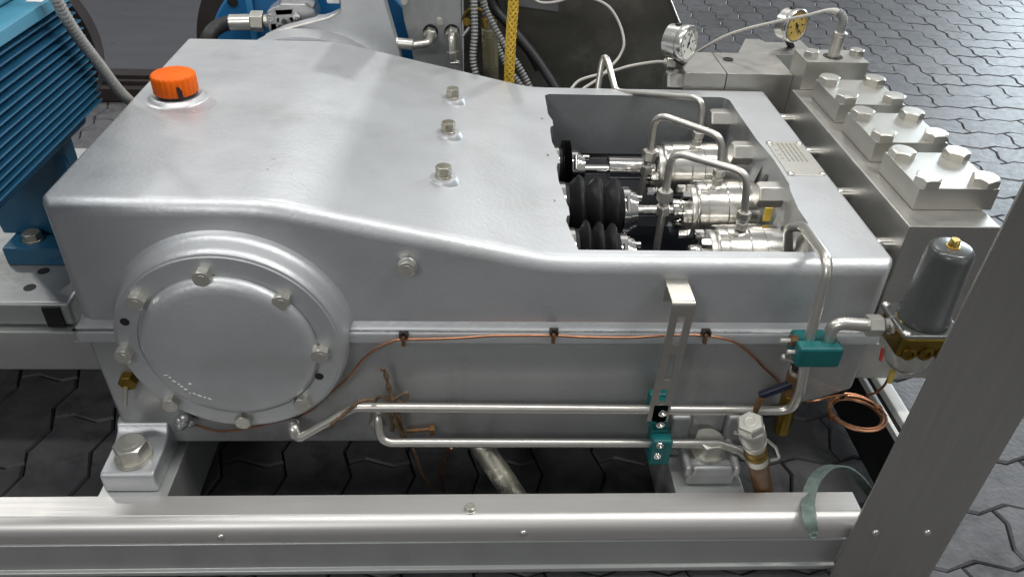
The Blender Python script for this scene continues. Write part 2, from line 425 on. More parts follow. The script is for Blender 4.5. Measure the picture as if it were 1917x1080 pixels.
# ------------------------------------------------------------------ the plunger pump
pump = thing('plunger_pump', (0, 1.18, .14), 'large silver painted plunger pump with orange filler cap and round side cover', 'pump')
prof = [(-.545, .362), (-.545, .570), (-.300, .570), (-.272, .5685), (-.245, .565), (.085, .4915), (.110, .488), (.135, .487), (.577, .487), (.577, .362)]
bm = bmesh.new()
vf = [bm.verts.new((x, .870, z)) for x, z in prof]; vb = [bm.verts.new((x, 1.497, z)) for x, z in prof]; n = len(prof)
bm.faces.new(vf); bm.faces.new(list(reversed(vb)))
for i in range(n): bm.faces.new((vf[i], vb[i], vb[(i + 1) % n], vf[(i + 1) % n]))
bmesh.ops.recalc_face_normals(bm, faces=bm.faces)
ed = [e for e in bm.edges if all(abs(v.co.y - .87) < 1e-4 for v in e.verts) and not all(v.co.z < .37 for v in e.verts)]
bmesh.ops.bevel(bm, geom=ed, offset=.021, segments=6, profile=.5, affect='EDGES', clamp_overlap=True)
ed = [e for e in bm.edges if len(e.link_faces) == 2 and e.calc_face_angle(0) > 1.0 and not all(v.co.z < .37 for v in e.verts)]
bmesh.ops.bevel(bm, geom=ed, offset=.007, segments=3, profile=.5, affect='EDGES', clamp_overlap=True)
hm = bpy.data.meshes.new('upper_housing'); bm.to_mesh(hm); bm.free()
def arc(cx, cy, r, a0, a1, n=6): return [(cx + r * math.cos(math.radians(a0 + (a1 - a0) * k / n)), cy + r * math.sin(math.radians(a0 + (a1 - a0) * k / n))) for k in range(n + 1)]
open_xy = [(.140, .8995), (.482, .8985), (.4875, .903), (.4865, 1.02), (.493, 1.075), (.4985, 1.10), (.5005, 1.19), (.494, 1.265), (.4925, 1.40)] + arc(.474, 1.438, .019, 0, 90, 5) + [(.140, 1.458), (.1315, 1.45), (.1315, 1.36)]
for yc in (1.322, 1.175, 1.006):
    open_xy += [(.1365, yc + .015), (.1375, yc + .011), (.1370, yc - .013), (.1325, yc - .016), (.1300, yc - .030)]
    if yc > 1.1: open_xy += [(.1295, yc - .08), (.1315, yc - .095)]
cg = G().prism([(x, y, .19) for x, y in open_xy], (0, 0, 1.0))
cutter = bpy.data.objects.new('cutter', mesh_from(cg, 'cutter', inner, smooth=20)); C.objects.link(cutter)
def cut(me, name, mats):
    for m in mats: me.materials.append(m)
    o = bpy.data.objects.new(name, me); C.objects.link(o)
    md = o.modifiers.new('b', 'BOOLEAN'); md.operation = 'DIFFERENCE'; md.object = cutter; md.solver = 'EXACT'
    dg = bpy.context.evaluated_depsgraph_get(); dg.update()
    new = bpy.data.meshes.new_from_object(o.evaluated_get(dg)); bpy.data.objects.remove(o)
    new.name = name
    return new
def finish(me, name, parent, inside, ang=40):
    L = ROOTS[root_of(parent)]
    for p in me.polygons:
        p.use_smooth = True
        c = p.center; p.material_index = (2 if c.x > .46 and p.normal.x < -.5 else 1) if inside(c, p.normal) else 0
    me.transform(Matrix.Translation(-L)); me.set_sharp_from_angle(angle=math.radians(ang))
    o = bpy.data.objects.new(name, me); C.objects.link(o); o.parent = parent; return weigh(o)
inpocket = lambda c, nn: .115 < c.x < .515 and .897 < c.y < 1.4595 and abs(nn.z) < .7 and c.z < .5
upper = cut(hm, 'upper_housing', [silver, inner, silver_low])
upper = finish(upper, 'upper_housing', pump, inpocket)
# the flared joint lip round the foot of the upper housing
g = G(); pf = [(-.004, .392), (.0006, .385), (.0020, .3795), (.0055, .3745), (.0090, .3725), (.0110, .3690), (.0112, .3550), (.0095, .3530), (-.012, .3525)]
rect = lambda d, z: [(-.545 - d, .870 - d, z), (.577 + d, .870 - d, z), (.577 + d, 1.497 + d, z), (-.545 - d, 1.497 + d, z)]
vv = []; ff = []
for d, z in pf: vv += rect(d, z)
for i in range(len(pf) - 1):
    for k in range(4): ff.append((i * 4 + k, i * 4 + (k + 1) % 4, i * 4 + 4 + (k + 1) % 4, i * 4 + 4 + k))
g.add(vv, ff); part('joint_lip', g, silver, pump, bevel=.012, segs=5, ang=70)
# lower housing, deep crankcase on the left, shallower on the right
lp = [(-.538, .3515), (.573, .3515), (.573, .262), (.515, .236), (.44, .225), (.425, .218), (.40, .158), (.385, .151), (-.50, .151), (-.532, .172)]
bm = bmesh.new()
vf = [bm.verts.new((x, .862, z)) for x, z in lp]; vb = [bm.verts.new((x, 1.49, z)) for x, z in lp]; n = len(lp)
bm.faces.new(vf); bm.faces.new(list(reversed(vb)))
for i in range(n): bm.faces.new((vf[i], vb[i], vb[(i + 1) % n], vf[(i + 1) % n]))
bmesh.ops.recalc_face_normals(bm, faces=bm.faces)
ed = [e for e in bm.edges if len(e.link_faces) == 2 and e.calc_face_angle(0) > .5 and not all(v.co.z > .35 for v in e.verts)]
bmesh.ops.bevel(bm, geom=ed, offset=.007, segments=3, profile=.5, affect='EDGES', clamp_overlap=True)
lm = bpy.data.meshes.new('lower_housing'); bm.to_mesh(lm); bm.free()
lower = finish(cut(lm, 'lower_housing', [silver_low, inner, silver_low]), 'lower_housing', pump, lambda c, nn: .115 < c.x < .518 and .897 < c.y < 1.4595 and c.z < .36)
bpy.data.objects.remove(cutter)
g = G().box(.142, .49, .905, 1.45, .1915, .196); part('drip_pan', g, mat('oily_dark_pan', (.035, .038, .05), .22, .5, .2, 12), pump)

# bearing cover on a turned boss
CX, CZ = -.333, .366
g = G().lathe((CX, .872, CZ), (0, -1, 0), [(.172, -.004), (.1675, .0008), (.162, .0035), (.1580, .008), (.1560, .015), (.1550, .026), (.1535, .0315), (.1505, .0350), (.1462, .0362), (.10, .0362)], 96, caps=False)
boss = part('bearing_boss', g, silver, pump, smooth=33)
g = G().lathe((CX, .8365, CZ), (0, -1, 0), [(.1474, -.002), (.1474, .0012), (.1464, .0022), (.1212, .0022), (.1209, -.0018), (.1182, -.0018), (.1180, .0045), (.1165, .0085), (.1125, .0125), (.107, .0150), (.098, .0162), (.0, .0168)], 96, caps=False)
cover = part('bearing_cover', g, silver, pump, smooth=38)
for p in [(-0.3460, 0.8340, 0.4870), (-0.2520, 0.8340, 0.4500), (-0.2120, 0.8340, 0.3600), (-0.2470, 0.8340, 0.2690), (-0.3360, 0.8340, 0.2330), (-0.4320, 0.8340, 0.2670), (-0.4750, 0.8340, 0.3580), (-0.4370, 0.8340, 0.4480)]:
    inst('cover_bolt', BOLT_COVER, (p[0], .8344, p[2]), (0, -1, 0), cover, random.uniform(0, 1))
for p in ((-0.4630, 0.8340, 0.4100), (-0.2190, 0.8340, 0.3140)):
    g = G().lathe((p[0], .8343, p[2]), (0, -1, 0), [(.0062, 0), (.0062, .0004)], 20); part('threaded_hole', g, darkiron, cover)
g = G()
for a, b in (((305, 703), (315, 702)), ((316, 706), (320, 707)), ((322, 712), (330, 715)), ((332, 718), (336, 719)), ((337, 722), (343, 724)), ((345, 728), (351, 729)), ((353, 735), (358, 735)), ((360, 735), (368, 738)), ((370, 739), (378, 742)), ((381, 743), (386, 744)), ((388, 745), (396, 748)), ((354, 718), (359, 719)), ((350, 722), (353, 722))):
    pass
for p, q in (((-0.4270, 0.8200, 0.3280), (-0.4200, 0.8200, 0.3290)), ((-0.4200, 0.8200, 0.3250), (-0.4170, 0.8200, 0.3240)), ((-0.4170, 0.8200, 0.3190), (-0.4120, 0.8200, 0.3160)), ((-0.4110, 0.8200, 0.3130), (-0.4080, 0.8200, 0.3120)), ((-0.4080, 0.8200, 0.3090), (-0.4040, 0.8200, 0.3070)), ((-0.4040, 0.8200, 0.3030), (-0.3990, 0.8200, 0.3020)), ((-0.3990, 0.8200, 0.2960), (-0.3960, 0.8200, 0.2960)), ((-0.3940, 0.8200, 0.2960), (-0.3890, 0.8200, 0.2930)), ((-0.3880, 0.8200, 0.2920), (-0.3820, 0.8200, 0.2890)), ((-0.3800, 0.8200, 0.2880), (-0.3770, 0.8200, 0.2870)), ((-0.3750, 0.8200, 0.2860), (-0.3700, 0.8200, 0.2830)), ((-0.3960, 0.8200, 0.3130), (-0.3910, 0.8200, 0.3130))):
    P, Q = Vector(p), Vector(q)
    for S in (P, Q):
        rr = math.hypot(S.x - CX, S.z - CZ); S.y = .8365 - (.0166 if rr < .098 else .0162 - (rr - .098) * .13 if rr < .107 else .0150 - (rr - .107) * .46 if rr < .1125 else .0125 - (rr - .1125) * 1.0)
    g.tube([P, (P + Q) / 2, Q], [.0003, .0008, .0003], 6)
part('paint_scratch', g, bare, cover)

# filler neck and orange cap
FB = Vector((-.474, 1.206, .5695))
g = G().lathe(FB, (0, 0, 1), [(.050, 0), (.046, .001), (.0425, .0035), (.040, .006), (.0375, .0072), (.034, .0062), (.02, .006)], 48, caps=False)
part('filler_neck', g, silver, pump)
g = G().lathe(FB + Vector((0, 0, .005)), (0, 0, 1), [(.0312, -.002), (.0312, .009), (.028, .010)], 48)
part('cap_collar', g, black, pump)
g = G(); seg = 96; vv = []; pr = [(.0325, .0), (.0335, .0015), (.0335, .024), (.0328, .0275), (.0305, .0295), (.0001, .0300)]
for r, h in pr:
    for k in range(seg):
        a = 2 * PI * k / seg; rib = .0006 * math.cos(24 * a) if h < .028 and r > .03 else 0
        vv.append(FB + Vector(((r + rib) * math.cos(a), (r + rib) * math.sin(a), .0115 + h)))
ff = [tuple(reversed(range(seg)))]
for i in range(len(pr) - 1):
    for k in range(seg): ff.append((i * seg + k, i * seg + (k + 1) % seg, (i + 1) * seg + (k + 1) % seg, (i + 1) * seg + k))
g.add(vv, ff); fc = part('filler_cap', g, orange, pump)
a = math.radians(-62); d = Vector((math.cos(a), math.sin(a), 0)); t = Vector((-math.sin(a), math.cos(a), 0))
c0 = FB + Vector((0, 0, .0118)) + d * .0341
g = G().prism([c0 + t * x + Vector((0, 0, z)) for x, z in ((-.003, .0005), (.0045, .0005), (.0038, .008), (.0045, .010), (.001, .017), (-.002, .019), (-.0034, .016))], d * .0006)
part('paint_chip', g, black, fc)

g = G()
for p in ((-0.4630, 1.4670, 0.5700), (-0.3880, 1.1160, 0.5700), (-0.3710, 1.1010, 0.5700), (-0.4140, 1.0520, 0.5700), (-0.3970, 1.0510, 0.5700), (-0.2820, 0.9670, 0.5700), (-0.2490, 0.9620, 0.5700), (-0.4480, 1.1120, 0.5700), (-0.3700, 1.0840, 0.5700), (-0.2800, 0.9980, 0.5700), (-0.4300, 0.9870, 0.5700), (-0.3570, 1.1960, 0.5700)):
    a = random.uniform(-.3, .3); l, w_ = random.uniform(.0015, .0045), random.uniform(.0006, .0014); e = Vector((math.cos(a), math.sin(a), 0)); f = Vector((-e.y, e.x, 0)); P = Vector(p)
    g.prism([P - e * l - f * w_ * .3, P + e * l * .2 - f * w_, P + e * l + f * w_ * .2, P - e * l * .1 + f * w_], (0, 0, .0005))
part('paint_fleck', g, bare, upper)

# bolts through the sloping top, each on a little cast pad
sl = Vector((.0745, 0, .33)).normalized()
for p in ((-0.0430, 1.3390, 0.5220), (-0.0460, 1.1920, 0.5220), (-0.0480, 1.0350, 0.5220)):
    P = Vector((p[0], p[1], .565 - (p[0] + .245) * .2227))
    g = G().lathe(P - Vector((0, 0, .006)), (0, 0, 1), [(.024, 0), (.0215, .007), (.019, .0105), (.012, .0112)], 32)
    pad = part('bolt_pad', g, silver, pump)
    inst('housing_bolt', BOLT_TOP, P + Vector((0, 0, .005)), (0, 0, 1), pad, random.uniform(0, 1))
p = (-0.0910, 0.8700, 0.4790)
g = G().lathe(Vector(p) - Vector((0, -.004, 0)), (0, -1, 0), [(.017, 0), (.013, .004), (.0115, .006)], 24)
pad = part('bolt_pad', g, silver, pump); inst('side_plug', BOLT_COVER, (p[0], .866, p[2] + .002), (0, -1, .12), pad, .4)

# feet
g = G()
fp_ = [(.778, .1392), (.778, .1705), (.7825, .1755), (.832, .1768), (.846, .1795), (.855, .1855), (.861, .196), (.875, .200), (.875, .1392)]
g.prism([(-.5385, y, z) for y, z in fp_], (.0765, 0, 0))
ft = part('mounting_foot', g, silver, pump, bevel=.0045, segs=3)
inst('foot_bolt', BOLT_FOOT, (-.499, .811, .1766), (0, 0, 1), ft, .25)
g = G()
g.box(.319, .394, .7835, .90, .1392, .168)
g.box(.298, .330, .842, .90, .1392, .224).box(.386, .417, .842, .90, .1392, .224).box(.330, .386, .852, .90, .1392, .222)
g.box(.3135, .3255, .782, .85, .158, .1785).box(.3875, .3995, .782, .85, .158, .1785).box(.3256, .3874, .782, .794, .158, .1775)
ft = part('mounting_foot', g, silver_low, pump, bevel=.0055, segs=3)
inst('foot_bolt', BOLT_FOOT, (.357, .826, .1682), (0, 0, 1), ft, .1)
# drain plug with a pin, and a painted-over lump beside the cover
p = Vector((-0.4960, 0.8520, 0.2860))
g = G().hexn((p.x, .862, p.z), (0, -1, 0), .024, .014, .3); dp = part('drain_plug', g, brass_dark, pump, bevel=.001)
g = G().cyl((p.x - .002, .846, p.z - .004), Vector((-0.5050, 0.8430, 0.2520)), .0034, 10); part('drain_pin', g, zinc, dp)
g = G()
for k in range(7): g.sphere((Vector((-0.4350, 0.8500, 0.2130)) + Vector((random.uniform(-.011, .011), random.uniform(-.004, .004), random.uniform(-.009, .009)))), random.uniform(.006, .010), 10, 7)
part('sealing_lump', g, castalu, pump)

# name plate on the head bar
g = G().prism([(.507, 1.126, .4872), (.570, 1.126, .4872), (.570, 1.254, .4872), (.507, 1.254, .4872)], (0, 0, .0012))
np_ = part('name_plate', g, plate, pump, bevel=.0004, segs=1)
g = G()
for i, x in enumerate((.523, .5305, .538, .5455, .553)):
    y = 1.246
    while y > 1.178:
        l = random.uniform(.006, .013); g.box(x, x + .0032, max(y - l, 1.176), y, .48845, .4887); y -= l + .0022
for x in (.513, .5165):
    for y in (1.235, 1.215, 1.198, 1.184): g.box(x, x + .001, y, y + .006, .48845, .4887)
part('printed_lines', g, ink, np_)
for x in (.512, .565):
    for y in (1.132, 1.248): inst('rivet', RIVET, (x, y, .488), (0, 0, 1), np_)
for p in ((0.1140, 1.3380, 0.4870), (0.1140, 1.1890, 0.4870), (0.1130, 1.0340, 0.4870)):
    g = G().lathe((p[0], p[1], .4868), (0, 0, 1), [(.0068, 0), (.0066, .0008), (.0045, .001), (.0043, .0003)], 20); part('socket_screw', g, darkiron, pump)

# plungers, bellows, stuffing boxes
PZ_ = .375
def clamp_band(x0, x1, y, r, parent):
    g = G().lathe((x0, y, PZ_), (1, 0, 0), [(r, 0), (r + .0012, .0004), (r + .0012, x1 - x0 - .0004), (r, x1 - x0)], 40, caps=False)
    a = math.radians(115)
    for k in range(9):
        b = a + .16 + k * .11; g.box(0, 0, 0, 0, 0, 0) if 0 else None
        c = Vector(((x0 + x1) / 2, y - (r + .0015) * math.sin(b), PZ_ + (r + .0015) * math.cos(b)))
        g.box(c.x - (x1 - x0) * .32, c.x + (x1 - x0) * .32, c.y - .0009, c.y + .0009, c.z - .0009, c.z + .0009)
    c = Vector(((x0 + x1) / 2, y - (r + .004) * .62, PZ_ + (r + .004) * .72))
    g.cyl(c + Vector((0, -.011, -.011)), c + Vector((0, .008, .008)), .0042, 10)
    return part('hose_clamp', g, chrome, parent)
bell = [(1.36, .150, .193, .0540, 5, .203), (1.203, .148, .268, .0600, 3, .275), (1.05, .150, .240, .0590, 3, .248)]
rod0 = [.215, .290, .262]; gl = [.332, .345, .342]
for (y, x0, x1, R, nc, xh), xg in zip(bell, gl):
    pr = [(R * .80, 0), (R * .80, .012)]; L = x1 - x0 - .026
    for k in range(nc):
        for t, rr in ((.0, .76), (.25, .84), (.55, 1.02), (.68, 1.03), (.82, .97), (.95, .78)):
            pr.append((R * rr * (1 - .10 * k / nc if nc == 3 else 1), .012 + L * (k + t) / nc))
    pr += [(R * .66, .012 + L), (R * .66, x1 - x0)]
    g = G().lathe((x0, y, PZ_), (1, 0, 0), pr, 48)
    be = part('bellows', g, rubber, pump, smooth=50)
    clamp_band(x0 - .012, x0 + .006, y, R * .82, be)
    clamp_band(x1 - .012, x1, y, R * .67, be)
    g = G().lathe((x1, y, PZ_), (1, 0, 0), [(R * .60, 0), (R * .60, .006), (R * .54, .007), (R * .54, .013), (.015, .014)], 36)
    g.cyl((x1 + .01, y, PZ_ + .026), (x1 + .022, y, PZ_ + .026), .005, 10)
    part('crosshead_hub', g, chrome, pump)
    g = G().cyl((x1 + .01, y, PZ_), (xg + .02, y, PZ_), .0105, 24); part('plunger', g, chrome, pump)
    xb = xg + .055 if y < 1.3 else .372
    g = G()
    if y > 1.3: g.lathe((.252, y, PZ_ + .004), (1, 0, 0), [(.018, 0), (.0225, .002), (.0225, .09), (.018, .092)], 32)
    else: g.lathe((xg, y, PZ_), (1, 0, 0), [(.0195, 0), (.0215, .002), (.0215, .012), (.0195, .0135), (.0195, .016), (.0215, .018), (.0215, .032)], 32)
    part('gland_sleeve', g, chrome, pump)
    g = G().lathe((xb - .028, y, PZ_), (1, 0, 0), [(.030, 0), (.046, .001), (.0475, .003), (.0475, .010), (.046, .011), (.03, .012)], 48)
    fl = part('gland_flange', g, steel, pump)
    for k in range(6):
        a = math.radians(20 + 60 * k); b = (0, -math.sin(a) * .039, math.cos(a) * .039)
        inst('gland_bolt', GLAND_BOLT, (xb - .0285, y + b[1], PZ_ + b[2]), (-1, 0, 0), fl, .3 * k)
    g = G().lathe((xb - .006, y, PZ_), (1, 0, 0), [(.040, -.012), (.0535, -.011), (.0550, -.009), (.055, .002), (.0535, .003), (.0535, .005), (.056, .006), (.056, .038), (.0575, .040), (.0575, .062), (.056, .064), (.056, .092), (.052, .097), (.044, .118), (.044, .16)], 64)
    part('stuffing_box', g, turned, pump, smooth=30)
for y, x in ((1.43, .455), (1.282, .459), (1.127, .460), (.972, .482)):
    g = G().hexn((x + .042, y, .452), (-1, 0, 0), .037, .042, PI / 6); nt_ = part('stud_nut', g, steel, pump, bevel=.0008, segs=1)
    g = G().lathe((x + .050, y, .452), (-1, 0, 0), [(.024, 0), (.024, .006), (.022, .008)], 32); part('nut_washer', g, steel, nt_)
    # slabs added in pale and dark paint for the pocket facets between the nuts
    xw = .490
    g = G().prism([(xw + .014, y - .030, .4835), (xw + .014, y - .062, .4835), (xw - .016, y - .062, .36), (xw - .016, y - .036, .36)], (0, .004, -.004)); part('wall_facet', g, silver_low, pump, bevel=.002)
    g = G().prism([(xw + .014, y - .088, .470), (xw + .014, y - .096, .470), (xw - .020, y - .080, .33), (xw - .020, y - .072, .33)], (0, .008, 0)); part('wall_facet', g, inner, pump, bevel=.002)

p = Vector((0.4730, 1.0900, 0.4350)); part('yellow_tag', G().box(p.x - .006, p.x + .006, p.y, p.y + .003, p.z - .012, p.z + .012), yellow, pump)
# ------------------------------------------------------------------ valve block (fluid end)
vb_ = thing('valve_block', (.684, 1.2, .2), 'brushed stainless valve block with three square bolted caps', 'valve block')
g = G().box(.617, .752, .940, 1.459, .215, .505); part('block_body', g, brushed, vb_, bevel=.0025)
for y in (1.43, 1.282, 1.127, .972): part('tie_stud', G().cyl((.570, y, .4555), (.6175, y, .4555), .0105, 20), chrome, vb_)
for yc in (1.3605, 1.2035, 1.0485):
    g = G().box(.6425, .7625, yc - .0605, yc + .0605, .5056, .5405); vc = part('valve_cap', g, mat('cap_steel', (.57, .56, .52), .40, .93, .04, 30, .0, 300) if yc == 1.3605 else bpy.data.materials['cap_steel'], vb_, bevel=.0012)
    for x in (.6605, .7470):
        for dy in (.0435, -.0435): inst('cap_bolt', BOLT_CAP, (x, yc + dy, .5403), (0, 0, 1), vc, random.uniform(0, 1.05))
# unloader / relief block behind
ub = thing('unloader_valve', (.6, 1.54, .40), 'stainless relief valve block with hex end plug lying behind the pump', 'valve')
part('valve_body', G().box(.634, .757, 1.461, 1.534, .40, .560), bpy.data.materials['cap_steel'], ub, bevel=.0015)
part('side_body', G().box(.500, .6335, 1.507, 1.632, .38, .5165), brushed, ub, bevel=.0012)
part('end_body', G().box(.415, .4985, 1.507, 1.632, .38, .5165), brushed, ub, bevel=.0012)
g = G().prism([(.555, 1.634, .480), (.725, 1.634, .480), (.725, 1.735, .480), (.690, 1.735, .480), (.685, 1.715, .480), (.640, 1.715, .480), (.632, 1.735, .480), (.600, 1.735, .480)], (0, 0, .0345)); part('rear_plate', g, brushed, ub, bevel=.001)
g = G().hexn((.4155, 1.538, .484), (-1, 0, 0), .046, .032, PI / 6); part('end_plug', g, brushed, ub, bevel=.001, segs=1)
g = G().lathe((0.5220, 1.5890, 0.5170), (0, 0, 1), [(.011, 0), (.011, .0012), (.007, .0014), (.0068, .0004)], 24); part('socket_screw', g, darkiron, ub)
for p in ((0.6520, 1.4920, 0.5660), (0.7470, 1.5040, 0.5660)): inst('cap_bolt', boltmesh('valve_bolt', .026, .012, steel, 0) if 'valve_bolt' not in bpy.data.meshes else bpy.data.meshes['valve_bolt'], (p[0], p[1], .5598), (0, 0, 1), ub, .2)
hp = Vector((0.6970, 1.4930, 0.5600))
part('sensor_hole', G().lathe(hp, (0, 0, 1), [(.019, 0), (.019, .0006)], 28), darkiron, ub)
# pressure sensor with braided kink sleeve and cable
sn = thing('pressure_sensor', (hp.x, hp.y, .56), 'upright steel pressure sensor with pale braided cable in rear valve block', 'sensor')
Yh = hp.y
top = Vector((hp.x + .002, Yh, hp.z + .042))
part('sensor_body', G().lathe(hp, (top - hp), [(.0115, .0), (.0115, .040), (.0125, .041), (.0125, .047), (.009, .049)], 24), steel, sn)
cp = spline([top + Vector((0, 0, .004)), Vector((hp.x + .001, Yh, .630)), Vector((hp.x - .012, Yh + .005, .644)), Vector((hp.x - .032, Yh + .015, .643)), Vector((hp.x - .06, Yh + .03, .629)), Vector((.598, 1.575, .600)), Vector((.55, 1.61, .573)), Vector((.515, 1.64, .545)), Vector((.48, 1.68, .50))], 8)
part('sensor_cable', G().tube(cp, [.0058 if i < 18 else max(.0030, .0058 - (i - 18) * .0004) for i in range(len(cp))], 10), cablem, sn)
g = corrugated(cp[:17], .0082, .0032, .0008, 12); part('kink_sleeve', g, galv, sn)

gaugem = mat('satin_case', (.68, .67, .64), .26, .9)
def gauge(name, c, ax, R, L, dm, label, stem, n):
    ax = Vector(ax).normalized(); c = Vector(c)
    t = thing(name, c - Vector((0, 0, R + .02)), label, 'pressure gauge', 'pressure gauges on the rear valve block')
    b = c - ax * L
    part('gauge_case', G().lathe(b, ax, [(R * .82, 0), (R * .95, .002), (R * .97, L * .55), (R * .97, L * .62), (R, L * .64), (R * 1.03, L * .68), (R * 1.03, L * .95), (R * .98, L), (R * .90, L), (R * .88, L * .93)], 48, caps=False).lathe(b, ax, [(.001, .0002), (R * .82, .0002)], 48, caps=False), gaugem, t)
    part('gauge_dial', G().lathe(b, ax, [(R * .89, L * .90), (R * .89, L * .925)], 48), dm, t)
    u = Vector((0, 0, 1)) - ax * ax.z; u.normalize(); v = ax.cross(u); o = b + ax * L * .93
    g = G()
    for k in range(25):
        a = math.radians(-135 + 270 * k / 24); d = u * math.cos(a) + v * math.sin(-a) ; q = ax.cross(d)
        l0 = R * (.66 if k % 4 == 0 else .73); wdt = R * (.022 if k % 4 == 0 else .012)
        g.prism([o + d * l0 - q * wdt, o + d * l0 + q * wdt, o + d * R * .8 + q * wdt, o + d * R * .8 - q * wdt], ax * .0004)
        if k % 4 == 0:
            e = d * R * .52; g.prism([o + e - u * R * .06 - v * R * .05, o + e - u * R * .06 + v * R * .05, o + e + u * R * .06 + v * R * .05, o + e + u * R * .06 - v * R * .05], ax * .0003)
    part('dial_marks', g, black, t)
    a = math.radians(n); d = u * math.cos(a) + v * math.sin(-a); q = ax.cross(d); o2 = o + ax * .0012
    g = G().prism([o2 - d * R * .25 - q * R * .05, o2 - d * R * .25 + q * R * .05, o2 + d * R * .62 + q * R * .012, o2 + d * R * .62 - q * R * .012], ax * .0008).lathe(o2, ax, [(R * .09, 0), (R * .09, .0015)], 14)
    part('gauge_needle', g, black, t)
    part('filler_bung', G().lathe(b + ax * L * .42 + u * R * .95, u, [(.007, 0), (.0065, .003), (.005, .0036)], 16), black, t)
    s0 = Vector(stem); s1 = b + ax * L * .45 - u * R * .93
    part('gauge_stem', G().cyl(s0, s1, .0075, 16), darkiron, t)
    return t
gauge('pressure_gauge', (0.4130, 1.5050, 0.5750), (.74, -.66, .08), .034, .046, dialw, 'steel pressure gauge with white dial near the hex end plug', (.428, 1.575, .512), 20)
gauge('pressure_gauge', (0.6810, 1.6600, 0.5670), (.50, -.86, .06), .034, .036, dialy, 'steel pressure gauge with yellowed dial on the rear plate', (0.6890, 1.6860, 0.5150), 150)

# ------------------------------------------------------------------ oil and flushing tubes
def fitting(p, ax, parent, af=.019, L=(.012, .006, .010), m=None):
    """compression fitting: hex nut, neck, hex body along an axis"""
    p = Vector(p); ax = Vector(ax).normalized(); m = m or steel
    g = G().hexn(p, ax, af, L[0], .3).cyl(p + ax * L[0] * .9, p + ax * (L[0] + L[1] + .001), af * .36, 16).hexn(p + ax * (L[0] + L[1] + L[2]), -ax, af * .92, L[2], .3)
    return part('union_nut', g, m, parent, bevel=.0005, segs=1)

def pipe(name, pts, r, label, cat, fil=.03, m=None, seg=16, base=None, raw=False):
    pts = [Vector(p) for p in pts]
    pp = pts if raw else fillet(pts, fil)
    b = base or min(pts, key=lambda q: q.z)
    t = thing(name, b, label, cat)
    part('pipe', G().tube(pp, r, seg), m or steel, t, smooth=60)
    return t
DN = Vector((0, 0, -1))
# loop from the gland of the rear unit to the top of the middle one
t = pipe('oil_tube', [(0.3080, 1.2900, 0.3590), (0.3100, 1.2900, 0.4040), (0.3140, 1.2900, 0.4580), (0.3120, 1.2850, 0.5240), (0.4130, 1.2100, 0.5160), (0.4210, 1.2030, 0.4350)], .0062, 'bent steel tube arching from rear gland nut to middle cylinder', 'tube', .026)
fitting((0.3140, 1.2900, 0.4500), Vector((0.3100, 1.2900, 0.4040)) - Vector((0.3140, 1.2900, 0.4580)), t, .023, (.020, .008, .016))
fitting((0.4180, 1.2030, 0.4580), DN, t, .019, (.012, .004, .012))
t = pipe('oil_tube', [(0.3110, 1.1300, 0.3380), (0.3110, 1.1300, 0.4120), (0.3100, 1.1300, 0.4620), (0.3090, 1.1250, 0.5280), (0.4110, 1.0550, 0.5270), (0.4200, 1.0500, 0.4420)], .0062, 'bent steel tube arching from middle gland nut to front cylinder', 'tube', .026)
fitting((0.3100, 1.1300, 0.4560), Vector((0.3110, 1.1300, 0.4120)) - Vector((0.3100, 1.1300, 0.4620)), t, .023, (.020, .008, .016))
fitting((0.4180, 1.0500, 0.4630), DN, t, .019, (.014, .004, .012))
t = pipe('oil_tube', [(0.2440, 1.5200, 0.4660), (0.2550, 1.5600, 0.5480), (0.2760, 1.4900, 0.4820), (0.4170, 1.3700, 0.5190), (0.4210, 1.3600, 0.4410)], .0062, 'kinked steel tube rising over the rear edge of the pump opening', 'tube', .022)
fitting((0.4180, 1.3600, 0.4570), DN, t, .019, (.012, .004, .012))
t = pipe('overflow_tube', [(0.4820, 1.0000, 0.4140), (0.4630, 0.9850, 0.4750), (0.4740, 0.9600, 0.4910), (0.4470, 0.8120, 0.5270), (0.4510, 0.8080, 0.4050), (0.4610, 0.8060, 0.3090), (0.4630, 0.8150, 0.2660), (0.4200, 0.8200, 0.2610), (-0.1150, 0.8280, 0.2600), (-0.1750, 0.8280, 0.2600), (-0.2610, 0.8180, 0.2040), (-0.2690, 0.8400, 0.2130)], .0072, 'long steel tube hooked out of the opening and along the housing side', 'tube', .024)
g = G().cyl((-0.2690, 0.8400, 0.2130), (-0.2760, 0.8610, 0.1910), .009, 14); part('pipe_elbow', g, zinc, t, bevel=.001)
g = G().tube(resample(fillet([(-0.2630, 0.8220, 0.2090), (-0.2650, 0.8260, 0.2240), (-0.2740, 0.8550, 0.1980)], .01), .003), .0088, 12); part('pipe_elbow', g, steel, t)
t = pipe('drain_tube', [(-0.1440, 0.8520, 0.2260), (-0.1420, 0.8350, 0.2380), (-0.1400, 0.8180, 0.1980), (0.3690, 0.8180, 0.1940), (0.3990, 0.8120, 0.1860), (0.4350, 0.8060, 0.1570)], .0070, 'long steel tube running along the bottom edge of the lower housing', 'tube', .026)
g = G().hexn((-0.1460, 0.8620, 0.2120), (0, -1, 0), .022, .022, .2); part('union_nut', g, dirtybolt, t, bevel=.0008, segs=1)
t = pipe('filter_pipe', [(0.4770, 0.8060, 0.3950), (0.4740, 0.8060, 0.4360), (0.5250, 0.8000, 0.4360)], .0088, 'short curved steel pipe from green clamp to the air filter', 'tube', .035)
fitting((0.5170, 0.8000, 0.4360), Vector((0.5670, 0.8000, 0.4360)) - Vector((0.5200, 0.8000, 0.4360)), t, .026, (.022, .008, .016))

